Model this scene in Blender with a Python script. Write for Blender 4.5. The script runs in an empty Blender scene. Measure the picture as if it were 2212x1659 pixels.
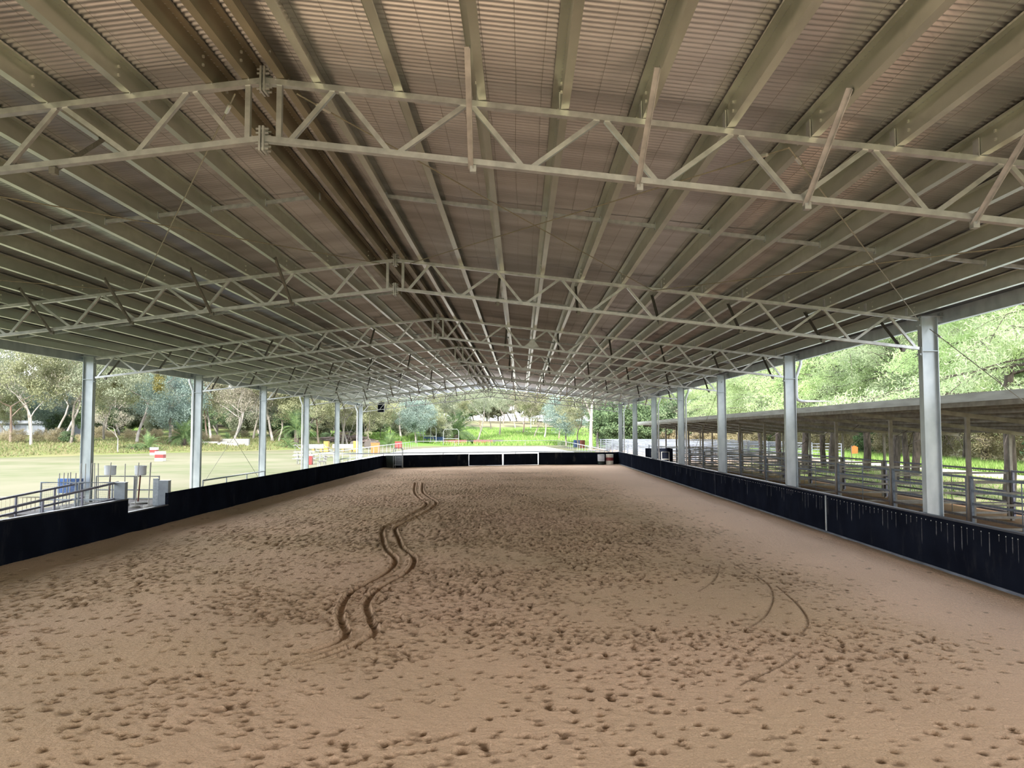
import bpy, math, random
import numpy as np
from mathutils import Vector, Matrix
random.seed(7); rng = np.random.default_rng(7)
C = bpy.context.scene.collection
PI = math.pi
# ------------------------------------------------------------------ camera numbers (focal length in pixels of a 2212x1659 frame)
FPX, PITCH, YAW, ROLL = 1732.85, 0.05965, -0.011524, -0.00029
CAM = (2.4526, 0.0, 2.5307)
# ------------------------------------------------------------------ helpers
class MB:
    def __init__(s): s.v=[]; s.f=[]
    def poly(s, pts, faces):
        n=len(s.v); s.v+= [tuple(p) for p in pts]; s.f+= [tuple(n+i for i in f) for f in faces]; return s
    def box(s, a, b):
        x0,y0,z0=a; x1,y1,z1=b
        return s.poly([(x0,y0,z0),(x1,y0,z0),(x1,y1,z0),(x0,y1,z0),(x0,y0,z1),(x1,y0,z1),(x1,y1,z1),(x0,y1,z1)],
            [(0,3,2,1),(4,5,6,7),(0,1,5,4),(1,2,6,5),(2,3,7,6),(3,0,4,7)])
    def beam(s, p, q, w, h, up=(0,0,1)):
        p=Vector(p); q=Vector(q); d=(q-p).normalized(); u=Vector(up)
        if abs(d.dot(u))>.99: u=Vector((0,1,0))
        r=d.cross(u).normalized(); u=r.cross(d)
        r=r*(w/2); u=u*(h/2)
        P=[p-r-u,p+r-u,p+r+u,p-r+u,q-r-u,q+r-u,q+r+u,q-r+u]
        return s.poly(P,[(3,2,1,0),(4,5,6,7),(0,1,5,4),(1,2,6,5),(2,3,7,6),(3,0,4,7)])
    def tube(s, pts, rads, n=8, cap=True):
        pts=[Vector(p) for p in pts]
        if not hasattr(rads,'__len__'): rads=[rads]*len(pts)
        base=len(s.v); ref=None
        for i,p in enumerate(pts):
            d=(pts[min(i+1,len(pts)-1)]-pts[max(i-1,0)])
            d=d.normalized() if d.length>1e-9 else Vector((0,0,1))
            if ref is None:
                ref=Vector((1,0,0)) if abs(d.x)<.8 else Vector((0,1,0))
            a=d.cross(ref).normalized(); b=d.cross(a); ref=b.cross(d) if False else ref
            for k in range(n):
                t=2*PI*k/n; s.v.append(tuple(p+(a*math.cos(t)+b*math.sin(t))*rads[i]))
        for i in range(len(pts)-1):
            for k in range(n):
                k2=(k+1)%n; s.f.append((base+i*n+k,base+(i+1)*n+k,base+(i+1)*n+k2,base+i*n+k2))
        if cap:
            s.f.append(tuple(base+k for k in range(n))); s.f.append(tuple(base+(len(pts)-1)*n+k for k in range(n-1,-1,-1)))
        return s
    def lathe(s, prof, c=(0,0,0), n=20):
        base=len(s.v); m=len(prof)
        for r,z in prof:
            for k in range(n):
                t=2*PI*k/n; s.v.append((c[0]+r*math.cos(t),c[1]+r*math.sin(t),c[2]+z))
        for i in range(m-1):
            for k in range(n):
                k2=(k+1)%n; s.f.append((base+i*n+k,base+i*n+k2,base+(i+1)*n+k2,base+(i+1)*n+k))
        s.f.append(tuple(base+k for k in range(n-1,-1,-1))); s.f.append(tuple(base+(m-1)*n+k for k in range(n)))
        return s
    def mesh(s, name, mat, smooth=False):
        me=bpy.data.meshes.new(name); me.from_pydata(s.v,[],s.f); me.materials.append(mat)
        if smooth: me.polygons.foreach_set('use_smooth',[True]*len(me.polygons))
        me.update(); return me
def tag(o, label=None, cat=None, group=None, kind=None):
    if label: o['label']=label
    if cat: o['category']=cat
    if group: o['group']=group
    if kind: o['kind']=kind
    return o
def link(name, data, parent=None, loc=(0,0,0), rotz=0):
    o=bpy.data.objects.new(name,data); C.objects.link(o); o.parent=parent; o.location=loc
    if rotz: o.rotation_euler[2]=rotz
    return o
def obj(name, mb, mat, parent=None, loc=(0,0,0), smooth=False):
    return link(name, mb.mesh(name,mat,smooth), parent, loc)
def thing(name, label, cat, loc=(0,0,0), rotz=0, group=None):
    o=link(name,None,None,loc,rotz); o.empty_display_size=.2; return tag(o,label,cat,group)
def struct(name, mb, mat, smooth=False):
    o=obj(name,mb,mat,smooth=smooth); o['kind']='structure'; return o
def dup(root, loc=None, rotz=None, scale=None, label=None, group=None):
    r=root.copy(); C.objects.link(r)
    if loc is not None: r.location=loc
    if rotz is not None: r.rotation_euler=(0,0,rotz)
    if scale is not None: r.scale=(scale,)*3
    if label: r['label']=label
    if group: r['group']=group
    for ch in root.children:
        c=ch.copy(); C.objects.link(c); c.parent=r
        for g in ch.children:
            d=g.copy(); C.objects.link(d); d.parent=c
    return r
ORD=['first','second','third','fourth','fifth','sixth','seventh','eighth','ninth','tenth','eleventh','twelfth','thirteenth','fourteenth','fifteenth','sixteenth','seventeenth']
# ------------------------------------------------------------------ materials
def nt(name):
    m=bpy.data.materials.new(name); m.use_nodes=True; t=m.node_tree; t.nodes.clear()
    o=t.nodes.new('ShaderNodeOutputMaterial'); b=t.nodes.new('ShaderNodeBsdfPrincipled'); t.links.new(b.outputs[0],o.inputs[0])
    return m,t,b,o
def N(t,typ,**k):
    n=t.nodes.new(typ)
    for a,v in k.items():
        if a in n.inputs: n.inputs[a].default_value=v
        else: setattr(n,a,v)
    return n
def noise_mix(t, b, c1, c2, scale=4, detail=4, lo=.35, hi=.65, coord='Object', stretch=None, c3=None, scale2=.5):
    tc=N(t,'ShaderNodeTexCoord'); src=tc.outputs[coord]
    if stretch:
        mp=N(t,'ShaderNodeMapping'); mp.inputs['Scale'].default_value=stretch; t.links.new(src,mp.inputs[0]); src=mp.outputs[0]
    no=N(t,'ShaderNodeTexNoise'); no.inputs['Scale'].default_value=scale; no.inputs['Detail'].default_value=detail; t.links.new(src,no.inputs['Vector'])
    mr=N(t,'ShaderNodeMapRange'); mr.inputs[1].default_value=lo; mr.inputs[2].default_value=hi; t.links.new(no.outputs['Fac'],mr.inputs[0])
    mx=N(t,'ShaderNodeMix',data_type='RGBA'); mx.inputs[6].default_value=(*c1,1); mx.inputs[7].default_value=(*c2,1); t.links.new(mr.outputs[0],mx.inputs[0])
    out=mx.outputs[2]
    if c3:
        n2=N(t,'ShaderNodeTexNoise'); n2.inputs['Scale'].default_value=scale2; n2.inputs['Detail'].default_value=3; t.links.new(src,n2.inputs['Vector'])
        m2=N(t,'ShaderNodeMapRange'); m2.inputs[1].default_value=.42; m2.inputs[2].default_value=.62; t.links.new(n2.outputs['Fac'],m2.inputs[0])
        mx2=N(t,'ShaderNodeMix',data_type='RGBA'); t.links.new(out,mx2.inputs[6]); mx2.inputs[7].default_value=(*c3,1); t.links.new(m2.outputs[0],mx2.inputs[0]); out=mx2.outputs[2]
    t.links.new(out,b.inputs['Base Color'])
    return no,out,src
def mat(name, c1, c2=None, rough=.6, metal=0, scale=4, detail=4, bump=0, stretch=None, c3=None, scale2=.5, spec=.5, lo=.35, hi=.65):
    m,t,b,o=nt(name); b.inputs['Roughness'].default_value=rough; b.inputs['Metallic'].default_value=metal
    b.inputs['Specular IOR Level'].default_value=spec
    if c2 is None: c2=tuple(x*.85 for x in c1)
    no,out,src=noise_mix(t,b,c1,c2,scale,detail,lo,hi,'Object',stretch,c3,scale2)
    if bump:
        bu=N(t,'ShaderNodeBump'); bu.inputs['Strength'].default_value=bump; bu.inputs['Distance'].default_value=.02
        t.links.new(no.outputs['Fac'],bu.inputs['Height']); t.links.new(bu.outputs[0],b.inputs['Normal'])
    return m
def leafmat(name, c1, c2, c3, trans=.35):
    m,t,b,o=nt(name)
    g=N(t,'ShaderNodeNewGeometry'); cr=N(t,'ShaderNodeValToRGB'); t.links.new(g.outputs['Random Per Island'],cr.inputs[0])
    e=cr.color_ramp.elements; e[0].color=(*c1,1); e[1].color=(*c3,1); k=e.new(.5); k.color=(*c2,1)
    oi=N(t,'ShaderNodeObjectInfo'); hs=N(t,'ShaderNodeHueSaturation')
    mr=N(t,'ShaderNodeMapRange'); mr.inputs[3].default_value=.85; mr.inputs[4].default_value=1.15; t.links.new(oi.outputs['Random'],mr.inputs[0])
    t.links.new(mr.outputs[0],hs.inputs['Value']); t.links.new(cr.outputs[0],hs.inputs['Color'])
    t.links.new(hs.outputs[0],b.inputs['Base Color']); b.inputs['Roughness'].default_value=.6; b.inputs['Specular IOR Level'].default_value=.3
    tr=N(t,'ShaderNodeBsdfTranslucent'); t.links.new(hs.outputs[0],tr.inputs[0])
    mx=N(t,'ShaderNodeMixShader'); mx.inputs[0].default_value=trans
    t.links.new(b.outputs[0],mx.inputs[1]); t.links.new(tr.outputs[0],mx.inputs[2]); t.links.new(mx.outputs[0],o.inputs[0])
    return m
M={}
M['steel']=mat('galvanised_truss_steel',(.64,.66,.68),(.48,.50,.52),rough=.34,metal=.75,scale=9,bump=.02)
M['purlin']=mat('galvanised_purlin',(.66,.69,.62),(.47,.50,.45),rough=.30,metal=.8,scale=1.1,detail=6,stretch=(1,.5,1),c3=(.56,.59,.53),scale2=6)
M['purlin_old']=mat('weathered_ridge_purlin',(.30,.27,.20),(.16,.145,.11),rough=.5,metal=.3,scale=1.5,detail=6,stretch=(1,.5,1))
M['column']=mat('galvanised_column',(.52,.575,.605),(.39,.44,.475),rough=.36,metal=.5,scale=3.5,detail=6,stretch=(1,1,.6),bump=.01)
M['brace_dark']=mat('weathered_brace_steel',(.24,.235,.22),(.15,.145,.135),rough=.5,metal=.35,scale=30)
M['bolt']=mat('zinc_bolt',(.75,.75,.72),rough=.3,metal=.7,scale=20)
M['cable']=mat('brace_rod_steel',(.36,.33,.26),(.27,.25,.2),rough=.5,metal=.4,scale=30)
M['yard_rail']=mat('dark_galvanised_yard_rail',(.20,.24,.30),(.13,.16,.20),rough=.4,metal=.35,scale=14)
M['rail']=mat('galvanised_rail',(.44,.48,.52),(.32,.36,.40),rough=.4,metal=.35,scale=14)
M['rail_purple']=mat('grey_painted_rail',(.26,.26,.33),(.18,.18,.25),rough=.4,metal=.2,scale=10)
M['rail_light']=mat('pale_galvanised_rail',(.34,.355,.37),(.26,.27,.285),rough=.4,metal=.2,scale=10)
M['panelsteel']=mat('grey_steel_plate',(.30,.34,.38),(.24,.27,.31),rough=.45,metal=.3,scale=6)
M['capsteel']=mat('dark_wall_cap',(.045,.05,.065),(.03,.033,.045),rough=.45,metal=.2,scale=8)
M['strip']=mat('grey_wall_foot_strip',(.16,.18,.22),(.07,.08,.10),rough=.5,metal=.2,scale=3,stretch=(1,.6,1))
M['pipe']=mat('white_plastic_pipe',(.78,.80,.82),(.70,.72,.75),rough=.3,scale=4)
M['white']=mat('white_paint',(.50,.495,.47),(.42,.415,.39),rough=.5,scale=5)
M['cream']=mat('cream_drum_paint',(.80,.76,.64),(.68,.64,.54),rough=.5,scale=6)
M['red']=mat('red_paint',(.26,.03,.03),(.19,.025,.025),rough=.5,scale=6)
M['orange']=mat('orange_plastic',(.42,.13,.03),(.34,.10,.025),rough=.5,scale=6)
M['blue']=mat('blue_plastic',(.03,.08,.24),(.022,.06,.17),rough=.45,scale=6)
M['darkgreen']=mat('dark_green_plastic',(.012,.03,.022),(.008,.018,.014),rough=.45,scale=6)
M['black']=mat('black_plastic',(.012,.012,.014),(.02,.02,.022),rough=.5,scale=6)
M['concrete']=mat('pale_concrete',(.42,.41,.38),(.33,.32,.29),rough=.85,scale=12)
M['greyblock']=mat('grey_concrete_block',(.26,.26,.25),(.20,.20,.19),rough=.9,scale=8)
M['drumwhite']=mat('white_plastic_tub',(.74,.76,.80),(.62,.65,.70),rough=.35,scale=5)
M['rust']=mat('rusty_steel_pole',(.20,.065,.04),(.12,.04,.03),rough=.8,scale=20)
M['wood']=mat('grey_timber',(.12,.105,.095),(.07,.06,.055),rough=.8,scale=9,stretch=(1,1,6))
M['woodpile']=mat('weathered_wood_pile',(.20,.16,.15),(.11,.085,.08),rough=.9,scale=5)
M['yellowwood']=mat('yellow_painted_timber',(.34,.21,.05),(.25,.15,.035),rough=.7,scale=7)
M['shedwall']=mat('pale_blue_shed_cladding',(.22,.245,.30),(.18,.205,.25),rough=.5,metal=.1,scale=2,stretch=(1,1,.1))
M['shedroof']=mat('white_shed_roof',(.55,.56,.57),(.48,.49,.50),rough=.4,scale=3)
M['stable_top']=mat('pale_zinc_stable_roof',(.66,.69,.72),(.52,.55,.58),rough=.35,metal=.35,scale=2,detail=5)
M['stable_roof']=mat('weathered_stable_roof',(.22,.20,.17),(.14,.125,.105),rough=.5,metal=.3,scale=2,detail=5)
M['stable_steel']=mat('weathered_stable_steel',(.34,.32,.28),(.22,.205,.18),rough=.5,metal=.3,scale=5)
M['fascia']=mat('grey_green_fascia',(.40,.42,.40),(.28,.29,.27),rough=.5,metal=.2,scale=2,stretch=(1,.5,4))
M['pal_bark']=mat('pale_gum_bark',(.27,.245,.22),(.15,.13,.115),rough=.9,scale=3,detail=6,stretch=(1,1,.4))
M['white_bark']=mat('white_gum_bark',(.36,.34,.32),(.20,.175,.16),rough=.9,scale=2.2,detail=6,stretch=(1,1,.4))
M['red_bark']=mat('red_brown_gum_bark',(.20,.13,.10),(.30,.25,.22),rough=.95,scale=1.5,detail=6,stretch=(1,1,.4))
M['pine_bark']=mat('dark_pine_bark',(.115,.092,.082),(.04,.032,.028),rough=.95,scale=9,detail=6,stretch=(1,1,.25),bump=.8)
M['twig']=mat('grey_twigs',(.33,.29,.27),(.24,.21,.19),rough=.9,scale=6)
M['leaf_grey']=leafmat('grey_green_gum_leaves',(.18,.21,.135),(.26,.29,.20),(.36,.38,.28))
M['leaf_olive']=leafmat('olive_gum_leaves',(.19,.205,.11),(.27,.285,.165),(.37,.375,.235))
M['leaf_blue']=leafmat('blue_grey_leaves',(.16,.22,.20),(.23,.30,.27),(.31,.38,.34))
M['leaf_brown']=leafmat('brown_grey_leaves',(.22,.20,.155),(.32,.29,.23),(.42,.39,.32))
M['leaf_pine']=leafmat('bright_pine_needles',(.32,.44,.19),(.42,.54,.25),(.52,.63,.34),.5)
M['leaf_pine2']=leafmat('dull_pine_needles',(.26,.34,.18),(.36,.44,.25),(.46,.53,.33),.5)
M['leaf_dark']=leafmat('dark_green_leaves',(.08,.13,.07),(.13,.20,.10),(.20,.28,.14))
M['leaf_palm']=leafmat('palm_fronds',(.08,.15,.07),(.14,.22,.09),(.24,.32,.13))
M['leaf_mistletoe']=leafmat('yellow_green_mistletoe',(.17,.16,.05),(.23,.21,.07),(.29,.26,.10))
M['leaf_scrub']=leafmat('dry_scrub',(.24,.20,.12),(.36,.31,.19),(.46,.41,.28))
M['grass_blade']=leafmat('bright_grass_blades',(.14,.27,.05),(.21,.34,.08),(.32,.40,.15),.3)
M['grass_dry']=leafmat('dry_grass_blades',(.13,.16,.055),(.22,.19,.105),(.12,.18,.055),.3)
def sand_material():
    m,t,b,o=nt('arena_sand'); b.inputs['Roughness'].default_value=.95; b.inputs['Specular IOR Level'].default_value=.15
    no,out,src=noise_mix(t,b,(.66,.46,.29),(.55,.395,.25),scale=.35,detail=5,c3=(.70,.475,.325),scale2=.12)
    # fine grains
    n2=N(t,'ShaderNodeTexNoise'); n2.inputs['Scale'].default_value=60; n2.inputs['Detail'].default_value=3; t.links.new(src,n2.inputs['Vector'])
    mr=N(t,'ShaderNodeMapRange'); mr.inputs[1].default_value=.3; mr.inputs[2].default_value=.7; mr.inputs[3].default_value=.86; mr.inputs[4].default_value=1.12; t.links.new(n2.outputs['Fac'],mr.inputs[0])
    # pit shade painted as darker sand; also darkens ruts and right board foot
    at=N(t,'ShaderNodeAttribute',attribute_name='painted_dark')
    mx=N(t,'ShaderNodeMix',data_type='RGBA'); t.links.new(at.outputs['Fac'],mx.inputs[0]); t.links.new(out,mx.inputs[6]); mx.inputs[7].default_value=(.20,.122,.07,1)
    ad=N(t,'ShaderNodeAttribute',attribute_name='dry'); md=N(t,'ShaderNodeMix',data_type='RGBA'); t.links.new(ad.outputs['Fac'],md.inputs[0]); t.links.new(out,md.inputs[6]); md.inputs[7].default_value=(.90,.63,.44,1); t.links.new(md.outputs[2],mx.inputs[6])  # dry lane tone plus light from the far end painted into the sand
    mu=N(t,'ShaderNodeMix',data_type='RGBA',blend_type='MULTIPLY'); mu.inputs[0].default_value=1; t.links.new(mx.outputs[2],mu.inputs[6]); t.links.new(mr.outputs[0],mu.inputs[7])
    t.links.new(mu.outputs[2],b.inputs['Base Color'])
    n3=N(t,'ShaderNodeTexNoise'); n3.inputs['Scale'].default_value=17; n3.inputs['Detail'].default_value=7; n3.inputs['Roughness'].default_value=.65; t.links.new(src,n3.inputs['Vector'])
    bu=N(t,'ShaderNodeBump'); bu.inputs['Strength'].default_value=.9; bu.inputs['Distance'].default_value=.05
    t.links.new(n3.outputs['Fac'],bu.inputs['Height']); t.links.new(bu.outputs[0],b.inputs['Normal'])
    return m
M['sand']=sand_material()
M['lawn']=mat('mown_lawn',(.155,.155,.092),(.118,.134,.062),rough=.95,scale=.5,detail=8,c3=(.19,.178,.118),scale2=.09,bump=.3,spec=.1)
M['white_sand']=mat('pale_outdoor_sand',(.86,.83,.78),(.80,.77,.71),rough=.95,scale=.3,spec=.1)
M['terrain']=mat('rough_grass_and_leaf_litter',(.17,.19,.07),(.24,.19,.12),rough=.95,scale=.12,detail=8,c3=(.14,.22,.05),scale2=.05,bump=.5,spec=.1)
M['green_hill']=mat('green_hill_grass',(.11,.24,.035),(.16,.27,.06),rough=.95,scale=.3,detail=6,c3=(.20,.24,.09),scale2=.05,bump=.5,spec=.1)
M['dryfield']=mat('dry_pasture',(.33,.30,.20),(.28,.26,.16),rough=.95,scale=.1,spec=.1)
M['yard_dirt']=mat('brown_yard_dirt',(.27,.165,.10),(.20,.12,.075),rough=.95,scale=1.5,detail=6,spec=.1,bump=.3)
M['yard_pink']=mat('pale_pink_yard_dirt',(.42,.30,.24),(.36,.26,.2),rough=.95,scale=1,spec=.1)
M['track']=mat('pale_gravel_track',(.5,.46,.44),(.42,.38,.36),rough=.95,scale=1.2,spec=.1)
M['litter']=mat('leaf_litter_and_grass',(.30,.25,.16),(.22,.27,.10),rough=.95,scale=.7,detail=8,c3=(.36,.33,.20),scale2=.25,bump=.6,spec=.1)
def roofmat():
    m,t,b,o=nt('zinc_roof_sheeting'); b.inputs['Metallic'].default_value=.85; b.inputs['Roughness'].default_value=.29
    noise_mix(t,b,(.60,.625,.66),(.42,.435,.46),scale=.8,detail=6,stretch=(.35,2.5,1))
    return m
M['roof']=roofmat()
def boardmat(name, stains):
    m,t,b,o=nt(name); b.inputs['Roughness'].default_value=.5; b.inputs['Specular IOR Level'].default_value=0
    no,out,src=noise_mix(t,b,(.011,.0135,.022),(.007,.0085,.014),scale=1.2,detail=5)
    # scuffs and dried splashes
    n2=N(t,'ShaderNodeTexNoise'); n2.inputs['Scale'].default_value=3; n2.inputs['Detail'].default_value=8; n2.inputs['Roughness'].default_value=.7
    mp=N(t,'ShaderNodeMapping'); mp.inputs['Scale'].default_value=(1,1,.35); t.links.new(src,mp.inputs[0]); t.links.new(mp.outputs[0],n2.inputs['Vector'])
    mr=N(t,'ShaderNodeMapRange'); mr.inputs[1].default_value=.56; mr.inputs[2].default_value=.80; mr.inputs[4].default_value=stains; t.links.new(n2.outputs['Fac'],mr.inputs[0])
    mx=N(t,'ShaderNodeMix',data_type='RGBA'); t.links.new(mr.outputs[0],mx.inputs[0]); t.links.new(out,mx.inputs[6]); mx.inputs[7].default_value=(.16,.15,.14,1)
    t.links.new(mx.outputs[2],b.inputs['Base Color'])
    return m
M['board']=boardmat('black_kickboard',.12); M['board_scuffed']=boardmat('scuffed_black_kickboard',.45)
M['drip']=mat('dried_pale_drip',(.12,.12,.13),(.05,.05,.06),rough=.7,scale=18)
# ------------------------------------------------------------------ roof geometry numbers
NT=8; Y1=7.46; D=8.0; TY=[Y1+k*D for k in range(NT)]
SL=.1168; ZC=5.90; ZB=5.31          # top of top chord, centre of bottom chord at the ridge
W=10.13
def zc(x): return ZC-SL*abs(x)
def zb(x): return ZB-SL*abs(x)
ROOF_Y0,ROOF_Y1=-3.2,64.9; EAVE=10.75; PD=.2
# corrugated sheeting: the room's ceiling
def roof():
    pitch=.076; n=int((ROOF_Y1-ROOF_Y0)/pitch*8); y=np.linspace(ROOF_Y0,ROOF_Y1,n); dz=.0115*np.sin(2*PI*y/pitch)
    v=[];f=[]; thick=.012
    xs=[-EAVE,-.06,.06,EAVE]
    zz=lambda x: ZC+PD+.012-SL*abs(x)
    V=np.zeros((n,8,3))
    for j,x in enumerate(xs):
        V[:,j]=np.stack([np.full(n,x),y,zz(x)+dz],1); V[:,7-j]=np.stack([np.full(n,x),y,zz(x)+dz+thick],1)
    V=V.reshape(-1,3); idx=np.arange(n-1)*8
    F=[]
    for j in range(8):
        j2=(j+1)%8; F.append(np.stack([idx+j,idx+j2,idx+8+j2,idx+8+j],1))
    F=np.concatenate(F); me=bpy.data.meshes.new('ceiling'); me.vertices.add(len(V)); me.vertices.foreach_set('co',V.ravel())
    me.loops.add(F.size); me.loops.foreach_set('vertex_index',F.ravel().astype(np.int32)); me.polygons.add(len(F)); me.polygons.foreach_set('loop_start',np.arange(len(F),dtype=np.int32)*4)
    me.polygons.foreach_set('use_smooth',np.ones(len(F),bool))
    me.update(); me.materials.append(M['roof']); me.validate(); o=link('ceiling',me); o['kind']='structure'
roof()
# wire safety mesh lying under the sheets
def safety_mesh():
    mb=MB()
    for sx in (-1,1):
        x=.3
        while x<EAVE-.2:
            pts=[]
            z=ZC+PD-.006-SL*x
            pts=[(sx*(x+.012*math.sin(k*1.7+x*9)), ROOF_Y0+.1+k*1.5, z-.004*(k%2)) for k in range(int((ROOF_Y1-ROOF_Y0-.2)/1.5)+1)]
            mb.tube(pts,.0016,3,False); x+=.262
    o=obj('safety_mesh',mb,M['brace_dark']); tag(o,'thin dark wire safety mesh stretched under the corrugated roof sheets','wire mesh',kind='stuff')
safety_mesh()
# ------------------------------------------------------------------ purlins
PX=[.13,.48,1.26,2.05,2.83,3.6,4.39,5.18,5.97,6.75,7.54,8.32,9.11,9.9]
def zsec(flip, depth=PD, fl=.075, L=ROOF_Y1-ROOF_Y0-.1):
    # z section running along +Y, origin at bottom of web, flip=+1: lower flange towards +x
    t=.004; s=flip
    prof=[(s*fl,.018),(s*fl,0),(0,0),(0,depth),(-s*fl,depth),(-s*fl,depth-.018)]
    mb=MB(); n=len(prof)
    P=[(x,0,z) for x,z in prof]+[(x,L,z) for x,z in prof]
    off=[(x-s*t if i in(0,) else x,z) for i,(x,z) in enumerate(prof)]
    prof2=[(s*(fl-t),.018),(s*(fl-t),t),(s*t,t),(s*t,depth),(-s*fl+s*t if False else -s*(fl-t),depth-t),(-s*(fl-t),depth-.018)]
    prof2[3]=(0+s*0-s*t*0,depth-t) if False else (s*t,depth)
    P+=[(x,0,z) for x,z in prof2]+[(x,L,z) for x,z in prof2]
    F=[]
    for i in range(n-1):
        F.append((i,i+1,n+i+1,n+i)); F.append((2*n+i,3*n+i,3*n+i+1,2*n+i+1))
        F.append((i,2*n+i,2*n+i+1,i+1)); F.append((n+i,n+i+1,3*n+i+1,3*n+i))
    F.append((0,n,3*n,2*n)); F.append((n-1,3*n-1,4*n-1,2*n-1))
    return mb.poly(P,F)
cme=MB().box((-.016,-.05,-.012),(-.004,.05,.165)).mesh('cleat',M['steel'])
bme_=MB().box((-.016,-.011,-.011),(.018,.011,.011)).mesh('bolt',M['bolt'])
L_=ROOF_Y1-ROOF_Y0-.1
for s,side in ((-1,'left'),(1,'right')):
    me_n=zsec(s).mesh('purlin',M['purlin']); me_r=zsec(s).mesh('purlin',M['purlin_old'])
    for i,x in enumerate(PX):
        lab=('weathered brown steel purlin against the ridge on the %s roof slope'%side if i==0 else
             'long galvanised roof purlin, %s from the ridge on the %s slope'%(ORD[i],side))
        o=link('purlin',(me_r if (i==0 or (i==1 and s<0)) else me_n),None,(s*x,ROOF_Y0+.05,zc(x)+.004))
        tag(o,lab,'purlin','purlins of the %s roof slope'%side)
        for k in range(4):
            c=link('cleat',cme,o,(0,TY[k]-ROOF_Y0-.05,0))
            if k<2:
                for yy in (-.3,.3):
                    for z in (.055,.135): link('bolt',bme_,c,(0,yy,z))
# eave purlins with gutters outside the column heads
for s,side in ((-1,'left'),(1,'right')):
    mb=MB(); x0=10.56; z0=zc(10.5)-.06; dep=.25
    mb.box((s*x0-.003,0,0),(s*x0+.003,L_,dep)); mb.box((min(s*x0,s*(x0+.09)),0,0),(max(s*x0,s*(x0+.09)),L_,.004)); mb.box((min(s*x0,s*(x0+.09)),0,dep-.004),(max(s*x0,s*(x0+.09)),L_,dep))
    t=thing('eave_beam','galvanised eave beam running along the %s edge of the roof'%side,'beam',(0,ROOF_Y0+.05,z0))
    obj('channel',mb,M['column'],t)
    g=MB(); xa=s*(x0+.1); xb=s*(x0+.24)
    g.box((min(xa,xb),0,.10),(max(xa,xb),L_,.104)); g.box((xb-.002,0,.10),(xb+.002,L_,.2)); g.box((xa-.002,0,.10),(xa+.002,L_,.2))
    obj('gutter',g,M['column'],t)
    for k in range(NT):
        obj('bracket',MB().box((s*(x0)-.05,TY[k]-ROOF_Y0-.11,.08),(s*x0+.05,TY[k]-ROOF_Y0+.01,.2)),M['panelsteel'],t)
# bridging between the purlins at mid bay
for s,side in ((-1,'left'),(1,'right')):
    bme={}
    for k in range(-1,NT-1):
        yb=TY[0]+(k+.5)*D
        lab={-1:'row of bridging bars between the purlins on the %s slope, nearest the camera'%side}.get(k,'row of bridging bars between purlins on the %s slope behind the %s roof truss'%(side,ORD[k] if k>=0 else ''))
        if k==-1: continue
        t=thing('purlin_bridging',lab,'bridging',(0,yb,0),0,'bridging rows on the %s slope'%side)
        for i in range(1,len(PX)-1):
            xa,xb=PX[i]+.01,PX[i+1]-.01
            mb=MB(); za,zb_=zc(xa)+.11-zc(PX[i]),zc(xb)+.11-zc(PX[i])
            mb.beam((s*(xa-PX[i]),0,za),(s*(xb-PX[i]),0,zb_),.045,.05); mb.box((s*(xa-PX[i])-.02,-.035,za-.05),(s*(xa-PX[i])+.02,.035,za+.05))
            if i not in bme: bme[i]=mb.mesh('bridging_bar',M['rail'])
            link('bridging_bar',bme[i],t,(s*PX[i],0,zc(PX[i])))
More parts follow.
